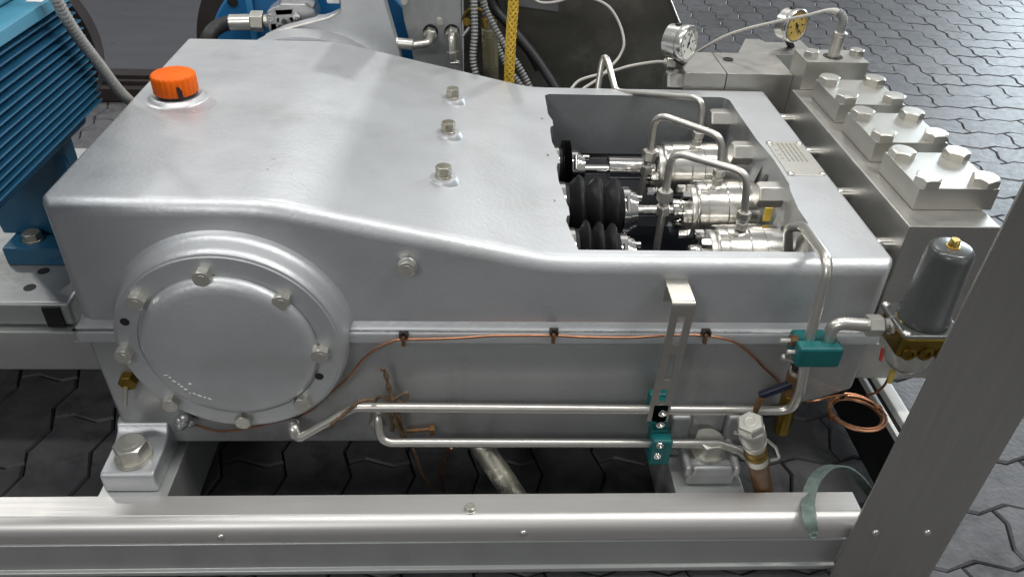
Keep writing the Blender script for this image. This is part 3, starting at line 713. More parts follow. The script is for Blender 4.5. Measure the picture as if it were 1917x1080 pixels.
# green pipe clamps
def clamp(c, sx, sy, sz, label, screws, wide=None):
    c = Vector(c); t = thing('pipe_clamp', c - Vector((0, 0, sz / 2)), label, 'pipe clamp', 'green plastic pipe clamps')
    g = G().box(c.x - sx / 2, c.x + sx / 2, c.y - sy / 2, c.y - .0006, c.z - sz / 2, c.z + sz / 2); part('clamp_half', g, teal, t, bevel=.005, segs=3)
    g = G().box(c.x - sx / 2 + .0005, c.x + sx / 2 - .0005, c.y + .0006, c.y + sy / 2, c.z - sz / 2 + .0005, c.z + sz / 2 - .0005); part('clamp_half', g, teal, t, bevel=.005, segs=3)
    for p in screws:
        g = G().lathe((p[0], c.y - sy / 2 - .0035, p[2]), (0, 1, 0), [(.0054, 0), (.006, .0008), (.006, .004)], 18, caps=False).lathe((p[0], c.y - sy / 2 - .0015, p[2]), (0, -1, 0), [(.0034, 0), (.0034, .0002)], 6).lathe((p[0], c.y - sy / 2 - .0034, p[2]), (0, -1, 0), [(.0034, -.002), (.0034, 0), (.0054, .0001)], 18, caps=False)
        part('clamp_screw', g, chrome, t)
    return t
tc_ = clamp((0.2770, 0.8180, 0.1940), .031, .042, .052, 'green plastic pipe clamp on the lower tube below the slotted bracket', [(0.2720, 0.7970, 0.2140), (0.2710, 0.7970, 0.1920)])
tc_ = clamp((0.2690, 0.8300, 0.2590), .031, .032, .046, 'green plastic pipe clamp on the upper tube half hidden behind the slotted bracket', [])
tc_ = clamp((0.4620, 0.8080, 0.3900), .061, .046, .034, 'wide green plastic clamp holding two tubes beside the air filter', [])
for px, q in (((1462, 637), (0.4140, 0.8120, 0.4000)), ((1474, 658), (0.4220, 0.8000, 0.3900))):
    Q = Vector(q); part('clamp_stud', G().cyl(Q, Q + Vector((.05, 0, 0)), .003, 10), cablem, tc_)
    part('brass_nut', G().hexn(Q + Vector((.013, 0, 0)), (1, 0, 0), .0145, .010), rust, tc_, bevel=.0006, segs=1)

# slotted bracket hung on the housing side
bt = thing('slotted_bracket', (.265, .81, .25), 'bent stainless strip bracket with slots hanging down the pump side', 'bracket')
a0, a1 = .2575, .2885; yb = .8135; zt = .4605
pr = [(.8695, zt), (.8205, zt)] + [(.8205 - .0065 * math.sin(PI / 2 * k / 5), zt - .0065 + .0065 * math.cos(PI / 2 * k / 5)) for k in range(1, 6)] + [(.8140, .445)]
pi_ = [(.8170, .445), (.8170, zt - .007), (.8185, zt - .0045), (.8215, zt - .003), (.8695, zt - .003)]
g = G().prism([(a0, y, z) for y, z in pr + pi_], (a1 - a0, 0, 0))
# vertical leg with slots, built of webs
zc = [(.445, .438, 0), (.438, .390, 1), (.390, .372, 0), (.372, .325, 1), (.325, .308, 0), (.308, .283, 1), (.283, .245, 0)]
for z1, z0, slot in zc:
    sh = lambda z: (z - .445) * .03
    for x0, x1 in (((a0, a0 + .0105), (a1 - .0105, a1)) if slot else ((a0, a1),)):
        g.prism([(x0 + sh(z0), .814, z0), (x1 + sh(z0), .814, z0), (x1 + sh(z1), .814, z1), (x0 + sh(z1), .814, z1)], (0, .003, 0))
part('bracket_strip', g, mat('strip_steel', (.50, .48, .43), .36, .95, .06, 30), bt, smooth=30)
part('bracket_foot', G().box(a0 + .002, a1 - .002, .8655, .8705, .425, .4570), brushed, bt, bevel=.001)
for p in ((0.2710, 0.8120, 0.2660), (0.2710, 0.8120, 0.2430)):
    g = G().lathe((p[0], .8138, p[2]), (0, -1, 0), [(.0062, 0), (.0062, .006), (.0052, .0068), (.0034, .0068), (.0033, .004), (.0001, .004)], 20, caps=False); part('bracket_screw', g, chrome, bt)

# ------------------------------------------------------------------ copper capillary, clips, coil, wires
cpts = spline([(-0.4340, 0.8540, 0.2050), (-0.4150, 0.8540, 0.1970), (-0.3870, 0.8540, 0.1850), (-0.3500, 0.8540, 0.1900), (-0.2960, 0.8540, 0.2060), (-0.2480, 0.8460, 0.2320), (-0.2250, 0.8440, 0.2560), (-0.2020, 0.8460, 0.2790), (-0.1790, 0.8500, 0.3020), (-0.1590, 0.8530, 0.3300), (-0.1380, 0.8530, 0.3500), (-0.1160, 0.8540, 0.3620), (-0.1010, 0.8540, 0.3650), (-0.0670, 0.8540, 0.3660), (-0.0240, 0.8540, 0.3680), (0.0190, 0.8540, 0.3720), (0.0520, 0.8540, 0.3730), (0.1100, 0.8540, 0.3730), (0.1430, 0.8540, 0.3710), (0.1810, 0.8540, 0.3700), (0.2190, 0.8540, 0.3700), (0.2710, 0.8540, 0.3740), (0.3090, 0.8540, 0.3750), (0.3370, 0.8540, 0.3720), (0.3670, 0.8540, 0.3630), (0.3940, 0.8540, 0.3430), (0.4230, 0.8540, 0.3140), (0.4510, 0.8540, 0.2870), (0.4710, 0.8540, 0.2610)], 8)
cl = solo('copper_capillary', G().tube(cpts, .0018, 8), copper, 'thin copper capillary clipped along the joint of the pump housing', 'capillary')
for px, lab in (((755, 632), 'left'), ((1037, 629), 'middle'), ((1322, 629), 'right')):
    pass
def clip(c, label):
    c = Vector(c); t = thing('cable_clip', c - Vector((0, 0, .01)), label, 'cable clip', 'dark clips holding the copper capillary')
    g = G().box(c.x - .0065, c.x + .0065, c.y + .002, c.y + .008, c.z - .001, c.z + .008).box(c.x - .006, c.x - .003, c.y - .003, c.y + .003, c.z + .001, c.z + .009).box(c.x + .003, c.x + .006, c.y - .003, c.y + .003, c.z + .001, c.z + .009)
    part('clip_body', g, darkiron, t, bevel=.0008)
    g = G().box(c.x - .003, c.x + .002, c.y - .003, c.y + .004, c.z - .013, c.z + .003); part('clip_tail', g, rust, t, bevel=.0008)
    part('clip_tie', G().tube([c + Vector((-.002, -.001, -.003)), c + Vector((0, -.0035, 0)), c + Vector((.002, 0, .003))], .0012, 6), copper_dark, t)
clip((-0.1000, 0.8530, 0.3680), 'dark cable clip nearest the round bearing cover')
clip((0.1100, 0.8530, 0.3740), 'dark cable clip midway along the housing joint')
clip((0.3260, 0.8530, 0.3740), 'dark cable clip right of the slotted bracket')
cc = Vector((0.5710, 0.8300, 0.2450)); cp = []
for k in range(4 * 40):
    a = 2 * PI * k / 40; r = .0405 + .0020 * math.sin(k * .21) - .0015 * (k // 40)
    cp.append(cc + Vector((r * math.cos(a), r * math.sin(a), .0030 * math.sin(k / 160 * PI * 2) - .006 * (k / 160) * math.sin(a) )))
ct = thing('copper_coil', cc, 'spare coil of copper capillary hanging under the air filter', 'coil')
lead = spline([(0.5770, 0.8000, 0.3420), (0.5750, 0.8000, 0.3280), (0.5720, 0.8060, 0.3100), (0.5660, 0.8150, 0.2960)] , 6)
part('coil_turns', G().tube(cp, .0019, 8), mat('dull_copper', (.40, .20, .115), .40, .95, .25, 50), ct)
part('coil_lead', G().tube(lead, .0018, 8), copper_dark, ct)
part('coil_lead', G().tube(spline([(0.4990, 0.8450, 0.2540), (0.5110, 0.8400, 0.2620), (0.5360, 0.8500, 0.2600), (0.5660, 0.8600, 0.2550)], 6), .0018, 8), copper, ct)
for a, m_ in ((1.75, rubber), (3.35, copper_dark), (.25, copper_dark)):
    q = cc + Vector((.0398 * math.cos(a), .0398 * math.sin(a), 0)); d = Vector((-math.sin(a), math.cos(a), 0)); o = Vector((math.cos(a), math.sin(a), 0))
    part('coil_tie', G().tube([q - d * .003, q + d * .003], .0058, 10), m_, ct)
# rusty binding wire tied round the upper tube
rw = thing('binding_wire', (-0.1220, 0.8400, 0.2180), 'twisted rusty binding wire tied round the steel tubes', 'wire')
Yw = .832
part('wire_strand', G().tube(spline([(-0.1310, 0.8420, 0.3240), (-0.1270, 0.8420, 0.3120), (-0.1250, 0.8420, 0.2890), (-0.1210, 0.8420, 0.2650), (-0.1190, 0.8420, 0.2470), (-0.1170, 0.8350, 0.2230), (-0.1060, 0.8350, 0.1890)], 6), [.0032 + .0012 * math.sin(i * 1.1) for i in range(37)], 8), rustwire, rw)
part('wire_strand', G().tube(spline([(-0.1210, 0.8400, 0.2620), (-0.1090, 0.8400, 0.2720), (-0.0980, 0.8400, 0.2780), (-0.0980, 0.8400, 0.2660), (-0.1050, 0.8400, 0.2590), (-0.1140, 0.8400, 0.2640)], 6), .0020, 8), rustwire, rw)
part('wire_strand', G().tube(spline([(-0.1440, 0.8260, 0.2770), (-0.1580, 0.8180, 0.2830), (-0.1700, 0.8180, 0.2750), (-0.1780, 0.8180, 0.2670), (-0.1900, 0.8150, 0.2560), (-0.2020, 0.8120, 0.2460), (-0.2080, 0.8150, 0.2330)], 6), [.0028 + .0006 * math.sin(i * 1.7) for i in range(37)], 8), rustwire, rw)
part('wire_strand', G().tube(spline([(-0.1470, 0.8420, 0.2570), (-0.1390, 0.8420, 0.2670), (-0.1300, 0.8420, 0.2660), (-0.1200, 0.8420, 0.2570)], 6), .0022, 8), rustwire, rw)
part('wire_strand', G().tube(spline([(-0.1250, 0.8300, 0.2440), (-0.1220, 0.8400, 0.2180), (-0.1240, 0.8400, 0.2000)], 6), .0034, 8), rustwire, rw)
part('wire_strand', G().tube(spline([(-0.1130, 0.8350, 0.2430), (-0.1110, 0.8450, 0.2070), (-0.1050, 0.8450, 0.1810)], 6), .0038, 8), rustwire, rw)
part('wire_plug', G().cyl((-0.1040, 0.8560, 0.1830), (-0.0690, 0.8560, 0.1870), .0034, 10).box((-0.0690, 0.8560, 0.1870)[0], (-0.0690, 0.8560, 0.1870)[0] + .008, .848, .861, (-0.0660, 0.8560, 0.1870)[2] - .006, (-0.0660, 0.8560, 0.1870)[2] + .006), rust, rw, bevel=.0008)
w1 = solo('copper_wire', G().tube(spline([(-0.0970, 0.8600, 0.1450), (-0.0920, 0.8600, 0.1210), (Vector((-0.0860, 0.8750, 0.0660))), Vector((-0.0710, 0.8900, 0.0040)), Vector((-0.0580, 0.9000, -0.0530))], 8), .0026, 8), rustwire, 'straighter dull copper wire hanging below the lower tube', 'wire')
w2 = solo('copper_wire', G().tube(spline([(-0.0370, 0.8600, 0.1410), (-0.0490, 0.8700, 0.1060), Vector((-0.0550, 0.8800, 0.0600)), Vector((-0.0540, 0.8900, 0.0150)), Vector((-0.0470, 0.9000, -0.0530))], 8), .0026, 8), copper_dark, 'curved reddish copper wire hanging right of the duller one', 'wire')
solo('drain_pipe', G().cyl((-0.0080, 0.9150, 0.1300), (0.0820, 0.8050, 0.0500), .019, 20), mat('stained_steel', (.30, .29, .24), .5, .7, .15, 30, .3, 90, dirt_or_sheen=(.62, .60, .52), dscale=60, dlo=.56, dhi=.62), 'stained grey pipe slanting through the dark gap under the pump', 'pipe')

# ------------------------------------------------------------------ check valve with hex head, drain cock with navy lever
cv = thing('check_valve', (0.4440, 0.7900, 0.1100), 'upright oily check valve with pale hex head beside the right foot', 'valve')
A = Vector((0.3810, 0.7640, 0.2930)); B = Vector((0.4500, 0.7920, 0.1080)); ax = (B - A).normalized()
Lc = (B - A).length
def seg_(n, p, m): return part(n, G().lathe(A, ax, p, 32), m, cv, smooth=35)
R = .0178
hx = G().hexn(A + ax * .012, -ax, .0335, .014, .35)  .lathe(A - ax * .0022, -ax, [(.0085, 0), (.0085, .0004), (.007, .0006), (.006, .0003)], 24)
part('hex_head', hx, zinc, cv, bevel=.0008, segs=1)
seg_('sealing_tape', [(.0168, .012), (.0182, .014), (.0172, .017), (.0165, .019)], cablem)
seg_('valve_body', [(.016, .018), (R, .020), (R + .001, .026), (R + .001, .036), (R - .001, .038), (R - .001, .046), (R, .047), (R, .052), (R - .002, .054), (R - .002, .060), (.014, .061)], zinc)
seg_('valve_sleeve', [(.0155, .060), (.0165, .061), (.0165, .074), (.0175, .075), (.0175, .082), (.015, .084)], brass_dark)
seg_('valve_body', [(.0150, .083), (.0165, .084), (.0165, .098), (.0145, .100)], zinc)
seg_('valve_sleeve', [(.0150, .099), (.0150, Lc)], rust)
part('retaining_clip', G().tube(fillet([A + ax * .04 + Vector((.018, -.002, 0)), A + ax * .060 + Vector((.030, -.003, .0)), A + ax * .088 + Vector((.033, -.004, 0)), A + ax * .090 + Vector((.018, -.006, 0))], .008), .0022, 8), steel, cv)
part('retaining_clip', G().tube([A + ax * .026 + Vector((-.016, -.002, 0)), A + ax * .024 + Vector((-.026, 0, .0))], .0022, 8), steel, cv)
dk = thing('drain_cock', (0.4630, 0.8250, 0.2200), 'rusty drain cock with navy lever behind the check valve', 'valve')
D0, D1, D2 = Vector((0.4550, 0.8220, 0.3620)), Vector((0.4590, 0.8260, 0.3140)), Vector((0.4650, 0.8300, 0.2080))
u = (D1 - D0).normalized()
part('cock_body', G().cyl(D0, D0 + u * .014, .012, 16).cyl(D0 + u * .014, D0 + u * .026, .0085, 16), darkiron, dk, bevel=.001)
part('cock_band', G().cyl(D0 + u * .024, D0 + u * .033, .0105, 16), zinc, dk, bevel=.001)
part('cock_barrel', G().cyl(D0 + u * .033, D1 + (D2 - D1) * .25, .0125, 18), rust, dk, bevel=.001)
part('outlet_pipe', G().cyl(D1 + (D2 - D1) * .2, D2, .0130, 20, .003), brass_dark, dk)
L0, L1 = Vector((0.4110, 0.8150, 0.2900)), Vector((0.4720, 0.8150, 0.3240)); dl = (L1 - L0).normalized(); nz = Vector((0, 1, 0)); vz = dl.cross(nz)
g = G().prism([L0 - vz * .0055, L1 - vz * .0055, L1 + vz * .0055, L0 + vz * .0055], Vector((0, .010, 0))); part('lever_grip', g, levers, dk, bevel=.0025)
g = G().tube([L0 + dl * .002, Vector((0.4090, 0.8160, 0.2610))], .0045, 8); part('lever_end', g, rust, dk)
part('wing_screw', G().tube([D0 + Vector((-.006, -.004, -.006)), D0 + Vector((-.024, -.004, .002))], .0032, 8).sphere(D0 + Vector((-.026, -.004, .003)), .005, 10, 6), zinc, dk)

# ------------------------------------------------------------------ air filter / separator
af = thing('air_filter', (.59, .80, .36), 'dark grey air filter bowl on an oily brass head with clear bowl below', 'filter')
T0, T1 = Vector((0.5880, 0.7980, 0.4500)), Vector((0.5880, 0.7980, 0.5610)); fx = (T1 - T0).normalized(); FL = (T1 - T0).length
part('filter_bowl', G().lathe(T0, fx, [(.0325, 0), (.0325, .010), (.0305, .014), (.0275, FL - .010), (.0265, FL - .004), (.0235, FL), (.02, FL + .001), (.0001, FL + .001)], 40, caps=False), greyen, af, smooth=60)
part('bleed_nipple', G().lathe(T0 + fx * (FL + .0008), fx, [(.0085, 0), (.0085, .0008), (.0065, .001), (.0062, .009), (.0052, .0105)], 14), brass, af)
hd = T0 - fx * .001
e1 = Vector((1, 0, 0)) - fx * fx.x; e1.normalize(); e2 = fx.cross(e1)
def quad(c, a, b, h, o): return G().prism([c - e1 * a - e2 * b, c + e1 * a - e2 * b, c + e1 * a + e2 * b, c - e1 * a + e2 * b], o)
fl = part('filter_flange', quad(hd, .041, .037, 0, -fx * .006), greyen, af, bevel=.004, segs=3)
for sx in (-1, 1):
    for sy in (-1, 1):
        inst('flange_screw', RIVET, hd + e1 * sx * .035 + e2 * sy * .031, fx, fl)
hb = part('filter_head', quad(hd - fx * .0065, .037, .032, 0, -fx * .036), brass_dark, af, bevel=.007, segs=3)
for i in range(3):
    c = hd - fx * .034 - e2 * -.032 + e1 * (-.022 + .022 * i); d_ = -e2 if e2.y > 0 else e2
    c = hd - fx * .033 + d_ * .0315 + e1 * (-.022 + .022 * i)
    part('head_boss', G().lathe(c, d_, [(.010, 0), (.0095, .003), (.006, .0035), (.0055, .001)], 20), brass_dark, hb)
part('inlet_boss', G().cyl(Vector((0.5540, 0.8000, 0.4360)), Vector((0.5790, 0.8000, 0.4330)), .0185, 20, .003), brass, af)
part('clear_bowl', G().lathe(hd - fx * .042, -fx, [(.030, 0), (.0305, .003), (.0285, .026), (.022, .036), (.010, .041), (.0001, .042)], 36, caps=False), clearbowl, af, smooth=60)
part('drain_hose', G().tube(spline([(0.5790, 0.8000, 0.3560), (0.5800, 0.8000, 0.3480), (0.5800, 0.8000, 0.3360)], 5), .0045, 10), yplast, af)
part('red_mark', G().prism([(0.6210, 0.9020, 0.3120), (0.6260, 0.9020, 0.3100), (0.6290, 0.9020, 0.2840), (0.6240, 0.9020, 0.2870)], (0, .002, 0)), red, af)

# ------------------------------------------------------------------ webbing strap looped over the rail end
ws = thing('webbing_strap', (0.4930, 0.7000, 0.1270), 'frayed grey-green webbing strap looped over the end of the front rail', 'strap')
mid = spline([(0.4980, 0.7080, 0.1170), (0.4850, 0.7080, 0.1460), (0.4870, 0.7300, 0.1530), (0.5040, 0.7650, 0.1400), (0.5210, 0.7900, 0.1470), (0.5470, 0.8100, 0.1490), (0.5870, 0.8350, 0.1220), (0.6240, 0.8500, 0.0860), (0.6520, 0.8550, 0.0530), (0.6870, 0.8600, 0.0100)], 6)
g = G(); vv = []; n = len(mid)
for i, p in enumerate(mid):
    s = i / (n - 1); wdt = .0098 if i > 8 else .0055 + .0005 * i
    wd = Vector((.82, .1, .25)).lerp(Vector((.55, -.5, .45)), min(1, s * 1.7)).normalized(); tn = (mid[min(i + 1, n - 1)] - mid[max(i - 1, 0)]).normalized()
    nn = wd.cross(tn).normalized(); wd = tn.cross(nn)
    jit = 1 + .06 * math.sin(i * 2.3)
    for sx, sy in ((-1, -1), (1, -1), (1, 1), (-1, 1)): vv.append(p + wd * wdt * sx * jit + nn * .0011 * sy)
ff = [(0, 1, 2, 3), tuple(4 * (n - 1) + k for k in (3, 2, 1, 0))]
for i in range(n - 1):
    for k in range(4): ff.append((i * 4 + k, i * 4 + (k + 1) % 4, i * 4 + 4 + (k + 1) % 4, i * 4 + 4 + k))
g.add(vv, ff); part('strap_band', g, webm, ws, smooth=50)
part('strap_end', G().lathe(Vector((0.4940, 0.7060, 0.1220)), (0, -1, .2), [(.003, -.003), (.0078, -.002), (.0085, 0), (.0065, .002), (.004, .0022), (.0035, 0)], 16), webm, ws)

# ------------------------------------------------------------------ electric motor on the left
mo = thing('electric_motor', (-.75, 1.0, .306), 'blue electric motor with horizontal cooling fins left of the pump', 'motor')
YM0, YM1 = .55, 1.175
g = G().box(-.795, -.602, YM0, YM1 - .012, .545, .735)
part('motor_frame', g, blue, mo, bevel=.006)
fin = None
for k in range(14):
    z = .5785 + k * .0109; x1 = -.5735 - (.004 if k > 11 else 0) - .0006 * (k - 6) ** 2 * .12
    g = G(); g.prism([(x1, YM0, z + .0013), (x1, YM0, z - .0013), (-.606, YM0, z - .0036), (-.606, YM0, z + .0036)], (0, YM1 - YM0 - .004 * (k % 2) * 0, 0))
    part('cooling_fin', g, blue, mo, bevel=.0006, segs=1)
g = G().prism([(-.585, YM0, .5735), (-.612, YM0, .553), (-.66, YM0, .530), (-.795, YM0, .530), (-.795, YM0, .5735)], (0, YM1 - YM0 - .02, 0)); part('motor_belly', g, blue, mo, bevel=.006)
g = G().prism([(-.575, YM0, .7305), (-.575, YM0, .7475), (-.80, YM0, .7475), (-.80, YM0, .7305)], (0, YM1 - YM0 + .004, 0)); part('motor_top_plate', g, blue_light, mo, bevel=.002)
g = G().prism([(-.616, YM0, .748), (-.622, YM0, .795), (-.79, YM0, .795), (-.79, YM0, .748)], (0, .60, 0)); part('terminal_box', g, blue_light, mo, bevel=.006)
g = G().box(-.600, -.579, 1.09, 1.125, .7478, .7483); part('sticker', g, whitem, mo)
part('end_shield', G().lathe((-.700, 1.178, .655), (0, 1, 0), [(.115, 0), (.130, .004), (.130, .030), (.110, .034)], 72), darkiron, mo)
FT = Vector((-0.7760, 1.1180, 0.3060))
g = G().box(-.782, -.640, FT.y, FT.y + .075, .3062, .340)
ft = part('motor_foot', g, blue, mo, bevel=.003)
g = G().prism([(-.80, FT.y + .045, .340), (-.655, FT.y + .045, .340), (-.655, FT.y + .045, .372), (-.64, FT.y + .02, .53), (-.80, FT.y + .02, .53)], (0, .035, 0)); part('motor_pedestal', g, blue, mo, bevel=.004)
g = G().prism([(-.700, FT.y + .012, .340), (-.672, FT.y + .012, .340), (-.66, FT.y + .012, .37), (-.66, FT.y + .06, .37), (-.700, FT.y + .06, .37)][:0] or [(-.664, FT.y + .002, .340), (-.664, FT.y + .06, .340), (-.664, FT.y + .03, .53)], (.018, 0, 0)); part('foot_rib', g, blue, mo, bevel=.002)
inst('foot_bolt', boltmesh('motor_bolt', .026, .012, dirtybolt, 1.25, .003), ((-0.7420, 1.1430, 0.3440)[0], FT.y + .028, .3400), (0, 0, 1), ft, .3)

# corrugated conduit in front of the motor, dark rails behind
cpath = spline([(-0.5560, 1.0610, 0.8180), (-0.5560, 1.0850, 0.7530), (-0.5560, 1.1090, 0.7030), (-0.5560, 1.1510, 0.6430), (-0.5560, 1.2140, 0.5620), (-.560, 1.36, .44), (-.58, 1.46, .30)], 10)
solo('conduit', corrugated(cpath, .0085, .0064, .0022, 12), conduit_grey, 'grey corrugated conduit running down in front of the motor fins', 'conduit', smooth=60)
g = G().box(-2.4, -.45, 2.60, 2.66, .005, .075).box(-2.4, -.45, 2.54, 2.6, .005, .05).box(-2.4, -.45, 2.575, 2.595, .05, .064)
solo('floor_rail', g, darkiron, 'dark brown profiled rail lying on the floor behind the motor', 'rail', .003)
g = G().box(-1.6, -.40, 1.5505, 1.60, .2, .29)
part('rear_beam', g, silver_frame, frame, bevel=.004)
g = G().box(-1.6, -.40, 1.6005, 1.66, .12, .22)
part('rear_beam', g, darkiron, frame, bevel=.004)

# ------------------------------------------------------------------ drive side behind the pump
bgd = thing('belt_guard', (-.25, 1.58, .3), 'silver sheet belt guard rising behind the pump housing', 'guard')
Yg = 1.56
poly = [(-0.4240, 1.5600, 0.5490), (-0.3800, 1.5600, 0.5690), (-0.3320, 1.5600, 0.5820), (-0.2890, 1.5600, 0.5940), (-0.2730, 1.5600, 0.6020), (-0.2650, 1.5600, 0.6100), (-0.2580, 1.5600, 0.6280), (-0.1800, 1.5600, 0.6300), (-0.1560, 1.5600, 0.5290), (-0.1360, 1.5600, 0.3780), (-0.4730, 1.5600, 0.3720)]
top = [(-.262, Yg, .645), (-.262, Yg, .92), (-.200, Yg, .92), (-.184, Yg, .65)]
poly = poly[:6] + top + poly[8:]
part('guard_sheet', G().prism(poly, (0, .035, 0)), silver, bgd, bevel=.003)
ex = [(p[0], Yg - .004, p[2]) for p in poly[:6]]
part('guard_edge', G().tube([Vector(p) for p in ex], .0024, 8), steel, bgd, smooth=60)
CB = Vector((-0.3470, 1.5050, 0.3750))
part('shaft_cover', G().lathe((-.335, 1.498, .375), (0, 1, 0), [(.20, 0), (.20, .055), (.196, .0605)], 80), silver, pump, smooth=40)
part('guard_bracket', G().box(-.292, -.2665, 1.57, 1.60, .617, .70), whitem, bgd, bevel=.003)

bd = thing('blue_drum', (-.34, 1.75, .15), 'royal blue round drive wheel behind the belt guard', 'drive wheel')
part('drum_face', G().lathe((-.345, 1.70, .42), (0, 1, 0), [(.05, -.01), (.10, 0), (.225, .0), (.24, .004), (.245, .012), (.245, .09)], 96), blue_deep, bd, smooth=35)
part('drum_rim', G().lathe((-.365, 1.79, .43), (0, 1, 0), [(.262, 0), (.272, .006), (.272, .03), (.262, .034), (.262, .05), (.272, .054), (.272, .08)], 96), darkiron, bd, smooth=35)
g = G().box(-.482, -.468, 1.690, 1.70, .35, .66); part('drum_highlight', g, mat('drum_highlight_blue', (.03, .20, .42), .35), bd, bevel=.003)  # pale strip painted in as the upright highlight on the drum
p = Vector((-0.5110, 1.6990, 0.5800)); part('drum_hole', G().lathe(p, (0, -1, 0), [(.011, 0), (.011, .0008)], 24), blackm, bd)

gp = thing('gear_pump', (-.38, 1.63, .55), 'small cast aluminium gear pump with steel hose fitting above the rear edge', 'gear pump')
Yq = 1.615
face = [(-0.4210, 1.6150, 0.5350), (-0.4250, 1.6150, 0.5740), (-0.4210, 1.6150, 0.5870), (-0.4060, 1.6150, 0.5950), (-0.3960, 1.6150, 0.5980), (-0.3920, 1.6150, 0.6020), (-0.3430, 1.6150, 0.6030), (-0.3390, 1.6150, 0.5990), (-0.3290, 1.6150, 0.5930), (-0.3240, 1.6150, 0.5800), (-0.3280, 1.6150, 0.5590), (-0.3640, 1.6150, 0.5310)]
part('pump_body', G().prism(face, (0, .060, 0)), castalu, gp, bevel=.003)
blk = [(-0.3990, 1.6220, 0.5960), (-0.3870, 1.6220, 0.6230), (-0.3330, 1.6220, 0.6240), (-0.3250, 1.6220, 0.5990), (-0.3300, 1.6220, 0.5890), (-0.3960, 1.6220, 0.5870)]
part('pump_top', G().prism(blk, (0, .05, 0)), castalu, gp, bevel=.004)
recm = mat('shaded_casting', (.13, .13, .13), .5, .7)  # recess shade painted as darker flat patches on the casting
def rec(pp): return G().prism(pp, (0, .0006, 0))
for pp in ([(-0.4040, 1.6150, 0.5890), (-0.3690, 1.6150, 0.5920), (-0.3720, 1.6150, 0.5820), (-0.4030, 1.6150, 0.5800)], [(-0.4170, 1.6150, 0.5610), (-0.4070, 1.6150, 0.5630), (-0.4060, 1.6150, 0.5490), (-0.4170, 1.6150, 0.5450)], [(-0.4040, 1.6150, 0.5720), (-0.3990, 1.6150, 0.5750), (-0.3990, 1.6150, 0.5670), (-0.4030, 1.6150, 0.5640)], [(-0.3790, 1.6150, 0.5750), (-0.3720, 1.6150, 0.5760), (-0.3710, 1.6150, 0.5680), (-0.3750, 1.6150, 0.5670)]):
    part('recess_shade', rec(pp), recm, gp)
for px in ((-0.3890, 1.6150, 0.5670), (-0.3990, 1.6150, 0.5540), (-0.3770, 1.6150, 0.5570), (-0.3630, 1.6150, 0.5640)):
    part('recess_shade', G().lathe(px, (0, -1, 0), [(.0058, 0), (.0058, .0005)], 18), recm, gp)
for px in ((-0.4150, 1.6150, 0.5750), (-0.3620, 1.6150, 0.5790)):
    part('socket_screw', G().lathe(px, (0, -1, 0), [(.0072, 0), (.0072, .005), (.0066, .006), (.0042, .006), (.004, .002), (.0001, .002)], 20, caps=False), chrome, gp)
part('hex_fitting', G().cyl((-0.4230, 1.6400, 0.5600), (-0.4350, 1.6400, 0.5600), .013, 16).hexn((-0.4360, 1.6400, 0.5590), (-1, 0, 0), .037, .026, .2), zinc, gp, bevel=.001)
part('hose_ferrule', G().cyl((-0.4600, 1.6400, 0.5570), (-0.5060, 1.6400, 0.5550), .0165, 20, .002), steel, gp)
part('outlet_stub', G().cyl((-0.3380, 1.6400, 0.5660), (-0.3080, 1.6400, 0.5670), .009, 14).hexn((-0.3480, 1.6400, 0.5660), (1, 0, 0), .026, .012), zinc, gp, bevel=.0006)
solo('hydraulic_hose', G().tube(spline([(-0.4950, 1.6400, 0.5550), (-0.5130, 1.6400, 0.5530), (-0.5310, 1.6300, 0.5470), (-0.5420, 1.6100, 0.5370), (-0.5500, 1.6000, 0.5140), (-0.5600, 1.6000, 0.4480)], 6), .0150, 16), hosem, 'black hydraulic hose curving down from the gear pump fitting', 'hose', smooth=60)
pn = thing('control_panel', (-.09, 1.63, .2), 'grey sheet panel with two hose bulkhead holes behind the sloping top', 'panel')
Yn = 1.625
pl = [(-0.1560, 1.6250, 0.6130), (-0.0340, 1.6250, 0.6160), (-0.0280, 1.6250, 0.4370), (-0.0240, 1.6250, 0.2600), (-0.1240, 1.6250, 0.2590), (-0.1320, 1.6250, 0.4820), (-0.1390, 1.6250, 0.5270), (-0.1490, 1.6250, 0.5700)]
pl[0] = (pl[0][0], Yn, .64); pl = [(-.165, Yn, 1.80), (-.036, Yn, 1.80)] + pl[1:] + [pl[0]]  # top raised out of view to throw the shadow band across the pump
part('panel_sheet', G().prism(pl, (0, .004, 0)), silver_low, pn, bevel=.001)
part('panel_side', G().prism([(-.037, Yn + .005, 1.80), (-.037, 1.8, 1.80), (-.037, 1.8, .15), (-.037, Yn + .005, .15)], (.0035, 0, 0)), silver_low, pn)
for px, lab in (((806, 58), 0), ((846, 58), 0)): pass
for q in ((-0.0960, 1.6240, 0.5500), (-0.0520, 1.6240, 0.5510)): part('panel_hole', G().lathe(q, (0, -1, 0), [(.0155, 0), (.0155, .0005)], 24), blackm, pn)
inst('panel_screw', BOLT_SMALL, (-0.0760, 1.6240, 0.5720), (0, -1, 0), pn)
inst('panel_screw', BOLT_SMALL, (-0.1470, 1.6240, 0.6110), (0, -1, 0), pn)
e = thing('hose_elbow', (-0.1130, 1.6000, 0.5300), 'bent steel hose elbow coming out of the left panel hole', 'fitting', 'fittings through the grey panel')
part('elbow_nut', G().hexn((-0.0960, 1.6300, 0.5460), (0, -1, -.1), .026, .020), zinc, e, bevel=.001)
part('elbow_tube', G().tube(fillet([(-0.0950, 1.6120, 0.5470), (-0.0970, 1.5750, 0.5420), (-0.1270, 1.5750, 0.5380), (-0.1620, 1.5780, 0.5400)], .02), .0078, 14), steel, e, smooth=60)
part('elbow_ferrule', G().cyl((-0.1270, 1.5750, 0.5390), (-0.1670, 1.5780, 0.5410), .0110, 18, .002), steel, e)
